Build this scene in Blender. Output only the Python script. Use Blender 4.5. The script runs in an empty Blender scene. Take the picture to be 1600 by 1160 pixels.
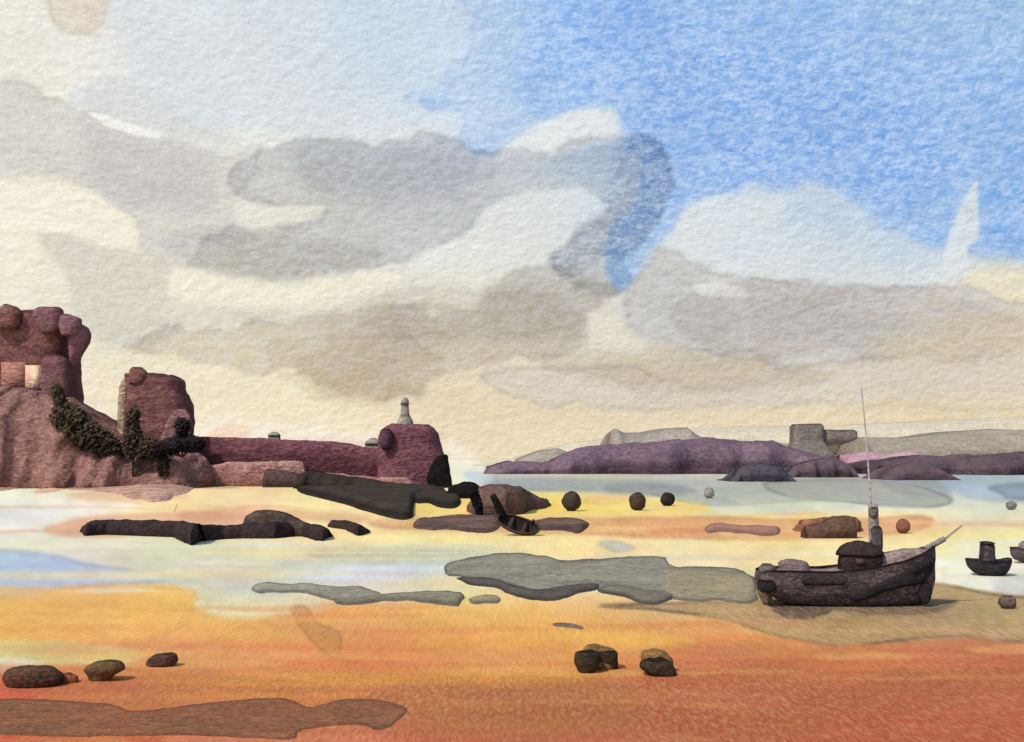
import bpy, math, random
import numpy as np
from mathutils import Vector, Quaternion, noise as mnoise

random.seed(7)
SC = bpy.context.scene
COL = SC.collection
# ------------------------------------------------------------------ camera
F, HZ, H = 1931.0, 715.0, 6.0          # focal length and horizon in photograph pixels, eye height in metres
cam = bpy.data.objects.new('camera', bpy.data.cameras.new('camera'))
COL.objects.link(cam)
cam.location = (0, 0, H)
cam.rotation_euler = (math.radians(90), 0, 0)
cam.data.sensor_width = 36
cam.data.lens = 36 * F / 1600
cam.data.shift_y = (HZ - 580) / 1600
cam.data.clip_start = 0.1
cam.data.clip_end = 30000
SC.camera = cam
# ------------------------------------------------------------------ sky light and sun
SUN = Vector((-0.46, -0.46, 0.76)).normalized()
world = bpy.data.worlds.new('World')
SC.world = world
world.use_nodes = True
wn = world.node_tree
sky = wn.nodes.new('ShaderNodeTexSky')
sky.sky_type = 'NISHITA'
sky.sun_disc = False
sky.sun_elevation = math.asin(SUN.z)
sky.sun_rotation = math.atan2(SUN.x, SUN.y)
wn.links.new(sky.outputs[0], wn.nodes['Background'].inputs[0])
wn.nodes['Background'].inputs[1].default_value = 0.14
sl = bpy.data.lights.new('sun', 'SUN')
sl.energy = 3.1
sl.angle = math.radians(0.5)
sl.color = (1.0, 0.95, 0.88)
so = bpy.data.objects.new('sun', sl)
COL.objects.link(so)
so.rotation_euler = SUN.to_track_quat('Z', 'Y').to_euler()
so.location = SUN * 60
SC.view_settings.view_transform = 'Standard'
SC.view_settings.look = 'None'
SC.view_settings.exposure = 0.0
SC.view_settings.gamma = 1.0
ALB = 1.18     # how much a sheet of albedo 1 lying in this light outshines display white (colours are divided by it)


# ------------------------------------------------------------------ small helpers
def gd(py):
    """distance of the flat shore under image row py"""
    return H * F / max(py - HZ, 0.2)


def at(px, py, Y):
    return Vector(((px - 800) * Y / F, Y, H - (py - HZ) * Y / F))


def zat(py, Y):
    return H - (py - HZ) * Y / F


def xat(px, Y):
    return (px - 800) * Y / F


def lin(c):
    c = np.asarray(c, dtype=np.float64)
    return np.where(c <= 0.04045, c / 12.92, ((np.maximum(c, 0) + 0.055) / 1.055) ** 2.4)


def rgb(t, k=1.0):
    v = lin(np.array(t) / 255.0) / k
    return (float(min(v[0], .9)), float(min(v[1], .9)), float(min(v[2], .9)), 1)


def vnoise(x, y, seed):
    ix = np.floor(x).astype(np.int64)
    iy = np.floor(y).astype(np.int64)
    fx, fy = x - ix, y - iy
    fx = fx * fx * (3 - 2 * fx)
    fy = fy * fy * (3 - 2 * fy)

    def h(a, b):
        n = (a * 374761393 + b * 668265263 + seed * 974711) & 0x7fffffff
        n = ((n ^ (n >> 13)) * 1274126177) & 0x7fffffff
        n = n ^ (n >> 16)
        return (n & 0xffff) / 65535.0
    return (h(ix, iy) * (1 - fx) + h(ix + 1, iy) * fx) * (1 - fy) + (h(ix, iy + 1) * (1 - fx) + h(ix + 1, iy + 1) * fx) * fy


def fbm(x, y, s, seed, octv=3):
    t, a, n = 0, 0.5, 0
    for o in range(octv):
        t = t + a * (vnoise(x / s, y / s, seed + o * 17) - 0.5)
        n += a
        a *= 0.5
        s *= 0.5
    return t / n * 2


def curve(pts, sub=4):
    """closed Catmull-Rom through the points"""
    n = len(pts)
    out = []
    for i in range(n):
        p0, p1, p2, p3 = (np.array(pts[(i + k) % n], float) for k in (-1, 0, 1, 2))
        for k in range(sub):
            t = k / sub
            out.append(0.5 * (2 * p1 + (p2 - p0) * t + (2 * p0 - 5 * p1 + 4 * p2 - p3) * t * t + (3 * p1 - p0 - 3 * p2 + p3) * t ** 3))
    return np.array(out)


def sdf(poly, x, y):
    d2 = np.full(x.shape, 1e18)
    inside = np.zeros(x.shape, bool)
    n = len(poly)
    for i in range(n):
        ax, ay = poly[i]
        bx, by = poly[(i + 1) % n]
        ex, ey = bx - ax, by - ay
        l2 = ex * ex + ey * ey + 1e-9
        t = np.clip(((x - ax) * ex + (y - ay) * ey) / l2, 0, 1)
        d2 = np.minimum(d2, (x - ax - ex * t) ** 2 + (y - ay - ey * t) ** 2)
        c = (ay > y) != (by > y)
        inside ^= c & (x < ax + (y - ay) * ex / (ey if abs(ey) > 1e-9 else 1e-9))
    d = np.sqrt(d2)
    return np.where(inside, -d, d)


class Paint:
    """colour washes laid over a set of points (px, py)"""

    def __init__(self, x, y):
        self.x, self.y = x, y
        self.C = np.ones((len(x), 3))
        self.g = np.full(len(x), 0.25)
        self.k = 0
        self.soft = 1.0

    def columns(self, keys):
        """base wash: [(x, [(y, rgb), ...]), ...]"""
        xs = [k[0] for k in keys]
        st = []
        for _, ramp in keys:
            ys = [r[0] for r in ramp]
            st.append(np.stack([np.interp(self.y, ys, [r[1][c] for r in ramp]) for c in range(3)], 1))
        st = np.stack(st, 0)
        f = np.interp(self.x, xs, np.arange(len(xs)))
        i = np.clip(np.floor(f).astype(int), 0, len(xs) - 2)
        t = (f - i)
        t = (t * t * (3 - 2 * t))[:, None]
        r = np.arange(len(self.x))
        self.C = (st[i, r] * (1 - t) + st[i + 1, r] * t) / 255.0

    def wash(self, pts, col, a=1.0, soft=5, rim=0.0, rw=4, warp=7, ws=45, mul=False, gran=None, sx=1.0, smooth=True):
        self.k += 1
        if soft < 10:
            soft, rim = soft * self.soft, rim * 1.5
        poly = curve(pts) if smooth else np.array(pts, float)
        m = soft * 2 + warp * 2 + 12
        lo, hi = poly.min(0) - m, poly.max(0) + m
        s = np.where((self.x > lo[0]) & (self.x < hi[0]) & (self.y > lo[1]) & (self.y < hi[1]))[0]
        if not len(s):
            return
        x, y = self.x[s], self.y[s]
        wx = x + warp * sx * fbm(x / sx, y, ws, self.k * 31 + 3, 5)
        wy = y + warp * fbm(x / sx, y, ws, self.k * 31 + 9, 5)
        d = sdf(poly, wx, wy)
        t = np.clip((soft - d) / (2 * soft), 0, 1)
        t = t * t * (3 - 2 * t) * a * (1 + 0.16 * fbm(x, y * 1.4, 90, self.k * 31 + 19))
        t = np.clip(t, 0, 1)[:, None]
        c = np.array(col) / 255.0
        base = self.C[s]
        new = base * (1 - t) + (base * c if mul else c[None]) * t
        if rim:
            rr = rim * np.exp(-((d + rw * .5) / rw) ** 2) * np.clip(0.55 + 0.9 * fbm(x, y, 70, self.k + 400), 0, 1)
            new = new * (1 - rr[:, None])
        self.C[s] = new
        if gran is not None:
            self.g[s] = self.g[s] * (1 - t[:, 0]) + gran * t[:, 0]


def tag(o, label=None, cat=None, group=None, kind=None):
    if label:
        o['label'] = label
    if cat:
        o['category'] = cat
    if group:
        o['group'] = group
    if kind:
        o['kind'] = kind
    return o


def grid_mesh(name, co, nr, nc, keep=None, colour=None, rim=None, mat=None, smooth=True):
    idx = np.arange(nr * nc).reshape(nr, nc)
    q = np.stack([idx[:-1, :-1], idx[:-1, 1:], idx[1:, 1:], idx[1:, :-1]], -1).reshape(-1, 4)
    if keep is not None:
        q = q[keep.reshape(-1)]
    used = np.unique(q)
    remap = np.full(nr * nc, -1)
    remap[used] = np.arange(len(used))
    q = remap[q]
    me = bpy.data.meshes.new(name)
    me.vertices.add(len(used))
    me.vertices.foreach_set('co', co[used].astype(np.float32).ravel())
    me.loops.add(q.size)
    me.loops.foreach_set('vertex_index', q.ravel().astype(np.int32))
    me.polygons.add(len(q))
    me.polygons.foreach_set('loop_start', (np.arange(len(q)) * 4).astype(np.int32))
    me.polygons.foreach_set('use_smooth', np.full(len(q), smooth))
    me.update(calc_edges=True)
    me.validate()
    if colour is not None:
        a = me.color_attributes.new('wash', 'FLOAT_COLOR', 'POINT')
        a.data.foreach_set('color', colour[used].astype(np.float32).ravel())
    if rim is not None:
        a = me.attributes.new('rim', 'FLOAT', 'POINT')
        a.data.foreach_set('value', rim[used].astype(np.float32))
    o = bpy.data.objects.new(name, me)
    COL.objects.link(o)
    if mat:
        me.materials.append(mat)
    return o


# ------------------------------------------------------------------ materials
class NT:
    def __init__(self, name):
        self.m = bpy.data.materials.new(name)
        self.m.use_nodes = True
        self.t = self.m.node_tree
        self.t.nodes.clear()
        self.out = self.n('ShaderNodeOutputMaterial')

    def n(self, ty, **kw):
        o = self.t.nodes.new(ty)
        for k, v in kw.items():
            setattr(o, k, v)
        return o

    def l(self, a, b):
        self.t.links.new(a, b)

    def val(self, sock, v):
        if hasattr(v, 'is_output') or isinstance(v, bpy.types.NodeSocket):
            self.l(v, sock)
        else:
            sock.default_value = v

    def math(self, op, a, b=0.0, c=None, clamp=False):
        o = self.n('ShaderNodeMath', operation=op, use_clamp=clamp)
        self.val(o.inputs[0], a)
        self.val(o.inputs[1], b)
        if c is not None:
            self.val(o.inputs[2], c)
        return o.outputs[0]

    def noise(self, vec, scale, detail=3.0, rough=0.55, dist=0.0):
        o = self.n('ShaderNodeTexNoise')
        self.l(vec, o.inputs['Vector'])
        o.inputs['Scale'].default_value = scale
        o.inputs['Detail'].default_value = detail
        o.inputs['Roughness'].default_value = rough
        o.inputs['Distortion'].default_value = dist
        return o.outputs['Fac']

    def scaled(self, vec, s, off=(0, 0, 0)):
        o = self.n('ShaderNodeMapping')
        self.l(vec, o.inputs[0])
        o.inputs['Scale'].default_value = s
        o.inputs['Location'].default_value = off
        return o.outputs[0]

    def ramp(self, f, lo, hi, a=0.0, b=1.0):
        o = self.n('ShaderNodeMapRange')
        self.val(o.inputs[0], f)
        o.inputs[1].default_value, o.inputs[2].default_value = lo, hi
        o.inputs[3].default_value, o.inputs[4].default_value = a, b
        return o.outputs[0]

    def mix(self, f, a, b, mode='MIX'):
        o = self.n('ShaderNodeMix', data_type='RGBA', blend_type=mode)
        self.val(o.inputs[0], f)
        self.val(o.inputs[6], a)
        self.val(o.inputs[7], b)
        return o.outputs[2]

    def bsdf(self, col, rough=0.95, spec=0.05, bump=None, strength=0.5, dist=0.02):
        b = self.n('ShaderNodeBsdfPrincipled')
        self.val(b.inputs['Base Color'], col)
        b.inputs['Roughness'].default_value = rough
        b.inputs['Specular IOR Level'].default_value = spec
        if bump is not None:
            u = self.n('ShaderNodeBump')
            self.l(bump, u.inputs['Height'])
            self.val(u.inputs['Strength'], strength)
            u.inputs['Distance'].default_value = dist
            self.l(u.outputs[0], b.inputs['Normal'])
        self.l(b.outputs[0], self.out.inputs[0])
        return self.m


def stone(name, a, b, d, c=None, gran=0.5, rim=0.45, strength=0.6, blot=1.0, spec=0.05, k=0.95, sx=0.7):
    """mottled mineral surface: two colours in blotches, pale grains of colour c, a dark tide line at its edges; d is how far off it stands"""
    t = NT(name)
    pos = t.n('ShaderNodeNewGeometry').outputs['Position']
    m = d / F
    v = t.scaled(pos, (sx, sx, 1.15))
    big = t.noise(v, blot / (70 * m), 4, 0.6, 0.6)
    mid = t.noise(v, 1 / (16 * m), 3, 0.6)
    fin = t.noise(v, 1 / (5.0 * m), 3, 0.65)
    A, B = rgb(a, k), rgb(b, k)
    C = rgb(c, k) if c else tuple(min(1, x * 1.9 + 0.03) for x in A[:3]) + (1,)
    col = t.mix(t.ramp(big, 0.36, 0.64), A, B)
    g = t.math('MULTIPLY', t.ramp(fin, 0.46, 0.68), t.ramp(mid, 0.36, 0.62, 0.30, 1.15))
    wash = t.noise(v, 1 / (40 * m), 5, 0.65, 0.8)
    col = t.mix(t.math('MULTIPLY', g, gran), col, C)
    col = t.mix(t.math('MULTIPLY', t.ramp(wash, 0.50, 0.66), 0.55 * gran), col, C)
    dk = t.math('MULTIPLY', t.ramp(fin, 0.52, 0.30), 0.6 * gran)
    col = t.mix(dk, col, (0.01, 0.008, 0.008, 1))
    at_ = t.n('ShaderNodeAttribute', attribute_name='rim').outputs['Fac']
    col = t.mix(t.math('MULTIPLY', at_, rim, clamp=True), col, tuple(x * 0.22 for x in A[:3]) + (1,))
    h = t.math('ADD', t.math('MULTIPLY', fin, 0.8), mid)
    return t.bsdf(col, 0.95, spec, h, strength, 10 * m)


# ------------------------------------------------------------------ the sky: a far dome of painted cloud and blue
def axis(parts):
    out = []
    for a, b, s in parts:
        out += list(np.arange(a, b, s))
    return np.array(out + [parts[-1][1]], float)


def make_sky():
    xs = np.concatenate([-np.geomspace(9000, 80, 40) + 0, axis([(-78, 1680, 3.2)]), 1680 + np.geomspace(20, 9000, 40)])
    ys = np.concatenate([-np.geomspace(4200, 44, 36), axis([(-42, 770, 3.0)]), np.array([800, 900.])])
    nr, nc = len(ys), len(xs)
    X, Y = np.meshgrid(xs, ys)
    x, y = X.ravel(), Y.ravel()
    D = np.stack([(x - 800) / F, np.ones_like(x), -(y - HZ) / F], 1)
    D /= np.linalg.norm(D, axis=1)[:, None]
    co = D * 6000 + np.array([0, 0, H])
    p = Paint(x, y)
    p.columns([
        (0, [(0, (240, 236, 224)), (120, (236, 231, 218)), (300, (243, 236, 214)), (500, (236, 229, 207)), (620, (240, 229, 201)), (725, (244, 226, 192))]),
        (350, [(0, (226, 229, 227)), (160, (229, 230, 226)), (330, (236, 231, 214)), (480, (238, 231, 207)), (620, (238, 224, 192)), (725, (245, 225, 192))]),
        (700, [(0, (198, 215, 233)), (190, (226, 231, 232)), (400, (228, 227, 217)), (520, (226, 217, 198)), (640, (234, 214, 178)), (725, (241, 223, 190))]),
        (1100, [(0, (152, 190, 235)), (250, (170, 200, 232)), (420, (218, 221, 218)), (540, (214, 207, 192)), (640, (228, 210, 178)), (725, (240, 220, 186))]),
        (1600, [(0, (150, 188, 230)), (250, (152, 190, 230)), (390, (178, 200, 219)), (430, (234, 226, 198)), (520, (222, 209, 178)), (640, (226, 207, 170)), (725, (236, 216, 180))]),
    ])
    W = p.wash
    p.soft = 1.5
    # cool pale wash at the top, left of the blue
    W([(190, -60), (760, -60), (745, 120), (700, 190), (520, 205), (330, 205), (150, 190), (110, 150), (190, 120), (185, 60)], (212, 221, 228), .55, 14, 0, warp=14)
    W([(500, -80), (760, -60), (745, 90), (640, 150), (560, 130), (520, 60)], (196, 214, 233), .5, 40, 0, warp=20)
    W([(78, -40), (165, -40), (168, 20), (150, 48), (110, 55), (80, 30)], (222, 209, 190), .7, 6, .05, warp=5)
    # the blue
    W([(738, -200), (742, 20), (755, 62), (715, 105), (650, 140), (645, 158), (700, 170), (722, 190), (724, 232), (772, 246), (812, 212), (870, 176), (930, 166), (967, 172), (968, 225), (1000, 250),
       (985, 330), (940, 400), (962, 452), (1000, 420), (1048, 352), (1092, 312), (1180, 292), (1262, 286), (1340, 312), (1382, 348), (1440, 372), (1500, 396), (1570, 402), (1800, 420), (2600, 300), (2600, -200)],
      (140, 181, 233), .76, 5, .03, warp=24, ws=52, gran=1.0)
    W([(1040, 60), (1250, 90), (1400, 150), (1480, 240), (1420, 320), (1300, 290), (1120, 290), (1020, 250), (980, 150)], (112, 160, 230), .40, 60, 0, warp=30, gran=1.0)
    W([(760, -100), (980, -80), (1020, 60), (900, 130), (760, 140), (750, 60)], (118, 170, 238), .4, 50, 0, warp=20, gran=.9)
    W([(640, 60), (740, -100), (800, -100), (830, 60), (800, 200), (720, 260), (690, 180), (640, 160)], (200, 217, 234), .6, 55, 0, warp=30, gran=.7)
    W([(1330, -100), (1700, -100), (1700, 120), (1560, 90), (1430, 70), (1350, 20)], (160, 194, 228), .6, 50, 0, warp=24)
    W([(1540, 240), (1700, 220), (1700, 380), (1560, 380), (1534, 330)], (122, 170, 230), .5, 14, 0, warp=10)
    # blank cumulus edges
    W([(812, 214), (870, 177), (930, 168), (966, 173), (966, 222), (900, 236), (830, 246), (780, 246)], (230, 232, 231), .9, 6, 0, warp=12)
    W([(1050, 362), (1092, 318), (1180, 296), (1265, 292), (1335, 318), (1370, 360), (1440, 392), (1500, 420), (1480, 446), (1330, 456), (1200, 440), (1080, 424), (1010, 420)], (222, 226, 225), .85, 11, 0, warp=24, gran=.45)
    W([(1240, 300), (1340, 320), (1420, 372), (1500, 405), (1440, 420), (1330, 380), (1230, 350)], (168, 195, 226), .5, 26, 0, warp=24, gran=.8)
    W([(1130, 370), (1330, 350), (1420, 400), (1500, 420), (1420, 440), (1250, 420), (1120, 400)], (205, 215, 222), .5, 26, 0, warp=16)
    W([(1488, 354), (1506, 312), (1528, 278), (1530, 330), (1530, 372), (1514, 388), (1512, 420), (1470, 430), (1478, 380)], (220, 225, 224), .9, 2, 0, warp=3, smooth=False)
    W([(620, 290), (760, 262), (900, 290), (935, 330), (850, 372), (830, 420), (700, 400), (600, 400)], (226, 227, 225), .5, 34, 0, warp=18)
    # grey clouds
    W([(-300, 120), (0, 128), (60, 150), (132, 180), (252, 216), (340, 240), (420, 240), (380, 300), (372, 312), (500, 326), (488, 348), (372, 356), (300, 396), (262, 418), (216, 384), (214, 350), (150, 300), (90, 281), (0, 276), (-300, 260)],
      (212, 208, 200), .8, 7, .04, warp=18, mul=False)
    W([(130, 190), (250, 216), (330, 250), (330, 320), (230, 330), (150, 290)], (194, 190, 187), .55, 24, 0, warp=16)
    W([(375, 250), (460, 226), (600, 216), (690, 210), (745, 236), (830, 242), (965, 208), (1030, 214), (1052, 290), (1020, 370), (985, 408), (966, 462), (900, 440), (858, 416), (885, 376), (940, 320), (900, 296), (820, 300),
       (760, 330), (700, 376), (600, 412), (500, 438), (390, 436), (285, 414), (300, 390), (376, 356), (504, 330), (500, 318), (370, 310)], (219, 219, 223), .9, 5, .06, warp=22, mul=True, gran=.4)
    W([(470, 236), (600, 226), (700, 222), (760, 260), (700, 310), (560, 316), (470, 290)], (226, 226, 232), .8, 28, 0, warp=16, mul=True, gran=.45)
    W([(250, 380), (330, 360), (560, 380), (590, 405), (480, 432), (370, 430), (290, 408)], (226, 224, 226), .8, 12, 0, warp=10, mul=True, gran=.45)
    W([(965, 225), (1030, 218), (1048, 290), (1010, 372), (975, 400), (900, 425), (858, 415), (890, 370), (950, 320)], (206, 210, 222), .62, 10, .06, warp=16, mul=True, gran=1.0)
    # lower greys
    W([(60, 366), (205, 392), (262, 420), (268, 470), (400, 478), (540, 492), (420, 506), (290, 520), (190, 540), (120, 500), (105, 430)], (214, 208, 194), .75, 12, .03, warp=12)
    W([(752, 446), (800, 420), (900, 428), (968, 462), (924, 486), (918, 530), (860, 560), (740, 570), (640, 620), (560, 632), (500, 606), (470, 588), (380, 572), (250, 560), (200, 540), (280, 510), (410, 506), (540, 488), (650, 478), (745, 486)],
      (224, 220, 216), .85, 6, .06, warp=22, mul=True, gran=.4)
    W([(760, 450), (880, 432), (950, 462), (916, 528), (800, 530), (740, 490)], (236, 234, 232), .7, 14, 0, warp=14, mul=True)
    W([(520, 500), (700, 486), (760, 520), (640, 560), (560, 540)], (238, 233, 228), .6, 22, 0, warp=14, mul=True)
    W([(920, 488), (962, 492), (985, 530), (1060, 560), (930, 566), (870, 566), (915, 530)], (226, 219, 200), .8, 7, 0, warp=7)
    W([(1010, 398), (1040, 392), (1100, 418), (1210, 438), (1340, 452), (1480, 440), (1580, 470), (1700, 500), (1700, 556), (1400, 556), (1260, 574), (1150, 552), (1060, 545), (990, 524), (970, 478), (985, 436)],
      (204, 199, 193), .75, 4, .10, warp=20, gran=.4)
    W([(1200, 450), (1340, 455), (1420, 490), (1330, 530), (1200, 520), (1150, 480)], (192, 188, 185), .5, 24, 0, warp=14, gran=.6)
    W([(1010, 400), (1090, 424), (1150, 500), (1090, 536), (1000, 520), (976, 478)], (190, 188, 184), .5, 14, 0, warp=10)
    W([(1088, 444), (1160, 450), (1172, 460), (1150, 466), (1096, 462)], (226, 226, 218), .9, 3, 0, warp=4)
    W([(1400, 530), (1600, 480), (1800, 480), (1800, 600), (1500, 600), (1380, 570)], (226, 208, 172), .6, 28, 0, warp=14)
    W([(766, 576), (900, 570), (1000, 580), (1100, 604), (1250, 572), (1400, 560), (1600, 556), (1800, 560), (1800, 640), (1300, 632), (1000, 640), (830, 630), (772, 604)], (214, 203, 187), .75, 7, .06, warp=14, mul=False)
    W([(1050, 470), (1240, 440), (1500, 470), (1640, 520), (1500, 560), (1280, 545), (1120, 560)], (228, 223, 221), .55, 12, .04, warp=18, mul=True)
    W([(840, 560), (1000, 545), (1180, 560), (1300, 590), (1150, 612), (960, 600)], (226, 219, 210), .6, 10, .05, warp=16, mul=True)
    W([(560, 470), (720, 452), (880, 470), (900, 505), (760, 530), (600, 520)], (230, 227, 224), .5, 9, .05, warp=16, mul=True)
    W([(420, 540), (580, 520), (700, 560), (640, 620), (520, 630), (450, 590)], (236, 230, 223), .4, 10, .05, warp=16, mul=True)
    W([(900, 690), (1200, 640), (1700, 610), (1700, 680), (1200, 690)], (236, 214, 174), .4, 20, 0, warp=14)
    W([(470, 560), (600, 556), (640, 600), (560, 640), (490, 612)], (234, 228, 222), .5, 14, 0, warp=14, mul=True)
    W([(-200, 560), (160, 570), (420, 600), (600, 650), (640, 700), (300, 690), (-200, 690)], (247, 234, 204), .55, 26, 0, warp=16)
    W([(350, 655), (480, 668), (600, 690), (590, 720), (300, 700), (300, 668)], (249, 238, 220), .7, 10, 0, warp=8)
    W([(400, 690), (560, 686), (600, 700), (590, 720), (420, 705)], (232, 196, 180), .5, 8, 0, warp=5)
    W([(330, 672), (375, 664), (390, 680), (330, 690)], (245, 205, 175), .7, 6, 0, warp=4)
    W([(703, 690), (735, 706), (760, 730), (740, 760), (690, 760)], (250, 240, 220), .7, 10, 0, warp=6)
    W([(368, 316), (420, 318), (505, 324), (492, 344), (440, 352), (372, 354)], (234, 229, 214), .85, 4, 0, warp=7)
    W([(110, 150), (200, 130), (330, 200), (420, 225), (300, 228), (180, 190)], (214, 214, 211), .6, 14, 0, warp=12)
    # bare paper-white sliver of cloud
    W([(133, 175), (165, 180), (205, 193), (257, 209), (247, 217), (215, 212), (170, 198)], (244, 242, 234), 1, 1.6, 0, warp=2, smooth=False)
    W([(0, 292), (95, 288), (150, 306), (205, 346), (218, 380), (180, 388), (90, 362), (0, 356), (-200, 330), (-200, 290)], (246, 240, 220), .9, 4, 0, warp=6)
    W([(262, 422), (300, 420), (400, 440), (480, 444), (600, 424), (620, 440), (480, 478), (300, 474)], (243, 236, 212), .8, 6, 0, warp=6)
    t = NT('sky_paint')
    a = t.n('ShaderNodeVertexColor', layer_name='wash')
    pos = t.n('ShaderNodeNewGeometry').outputs['Position']
    u = 1 / 6000
    v = t.scaled(pos, (u, u, u * 1.5))
    v2 = t.scaled(pos, (u, u, u * 1.5), (0.0011, 0, -0.0022))
    n1 = t.noise(v, 105, 5, 0.68, 0.2)
    n2 = t.noise(v2, 105, 5, 0.68, 0.2)
    rel = t.math('SUBTRACT', n1, n2)  # emboss: side-lit paper grain shading painted into the sky colour
    fib = t.noise(t.scaled(pos, (u * .6, u * .6, u * 1.5)), 420, 3, 0.6)
    blot = t.noise(v, 14, 5, 0.6, 0.5)
    lum = t.math('ADD', 1.0, t.math('ADD', t.math('MULTIPLY', rel, 0.74), t.math('ADD', t.math('MULTIPLY', t.math('SUBTRACT', fib, .5), 0.20), t.math('MULTIPLY', t.math('SUBTRACT', blot, .5), 0.22))))
    g = t.noise(t.scaled(pos, (u * .75, u * .75, u * 1.7)), 84, 5, 0.70, 0.25)
    rid = t.math('ABSOLUTE', t.math('SUBTRACT', g, 0.5))
    al = t.math('MULTIPLY', a.outputs['Alpha'], 0.82)
    pale = t.math('MULTIPLY', t.ramp(rid, 0.06, 0.0), t.math('MULTIPLY', al, t.ramp(blot, .3, .7, .16, .50)))
    pale2 = t.math('MULTIPLY', t.ramp(n1, 0.44, 0.68), t.math('MULTIPLY', al, 0.62))
    dark = t.math('MULTIPLY', t.ramp(n1, 0.50, 0.30), t.math('MULTIPLY', al, 0.34))
    c = t.mix(pale2, a.outputs['Color'], (0.66, 0.77, 0.90, 1))
    c = t.mix(pale, c, (0.78, 0.84, 0.90, 1))
    c = t.mix(dark, c, t.mix(1.0, a.outputs['Color'], (0.66, 0.74, 0.94, 1), 'MULTIPLY'))
    vm = t.n('ShaderNodeVectorMath', operation='SCALE')
    t.l(c, vm.inputs[0])
    t.l(lum, vm.inputs['Scale'])
    e = t.n('ShaderNodeEmission')
    t.l(vm.outputs[0], e.inputs[0])
    t.l(e.outputs[0], t.out.inputs[0])
    colour = np.concatenate([lin(np.clip(p.C, 0, 1)), p.g[:, None]], 1)
    o = grid_mesh('sky', co, nr, nc, None, colour, None, t.m)
    tag(o, kind='structure')


make_sky()


# ------------------------------------------------------------------ the shore: beach, tide pool and sea in one level plane
def ground_mat(name, rough, spec, tint=1.0):
    t = NT(name)
    a = t.n('ShaderNodeVertexColor', layer_name='wash')
    pos = t.n('ShaderNodeNewGeometry').outputs['Position']
    sp = t.n('ShaderNodeSeparateXYZ')
    t.l(pos, sp.inputs[0])
    hs = []
    for (Y, ) in ((31,), (50,), (90,), (190,)):
        sx = 1 / (7.2 * Y / F)
        sy = 1 / (5.6 * Y * Y / (H * F))
        hs.append(t.noise(t.scaled(pos, (sx, sy, 1)), 1.0, 5, 0.7, 0.4))

    def blend(lo, hi, a_, b_):
        f = t.n('ShaderNodeMapRange', interpolation_type='SMOOTHSTEP')
        t.l(sp.outputs['Y'], f.inputs[0])
        f.inputs[1].default_value, f.inputs[2].default_value = lo, hi
        o = t.n('ShaderNodeMix', data_type='FLOAT')
        t.l(f.outputs[0], o.inputs[0])
        t.l(a_, o.inputs[2])
        t.l(b_, o.inputs[3])
        return o.outputs[0]
    h = blend(34, 44, hs[0], hs[1])
    h = blend(55, 80, h, hs[2])
    h = blend(105, 160, h, hs[3])
    # wet and dry grains of sand
    pale = t.math('MULTIPLY', t.ramp(h, 0.47, 0.78), t.math('MULTIPLY', a.outputs['Alpha'], 0.36))
    dark = t.math('MULTIPLY', t.ramp(h, 0.52, 0.26), t.math('MULTIPLY', a.outputs['Alpha'], 0.50))
    c = t.mix(pale, a.outputs['Color'], (0.78, 0.62, 0.40, 1))
    c = t.mix(dark, c, t.mix(1.0, a.outputs['Color'], (0.62, 0.42, 0.34, 1), 'MULTIPLY'))
    return t.bsdf(c, rough, spec, h, t.ramp(sp.outputs['Y'], 250, 420, 0.85, 0.0), 0.10)


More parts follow.
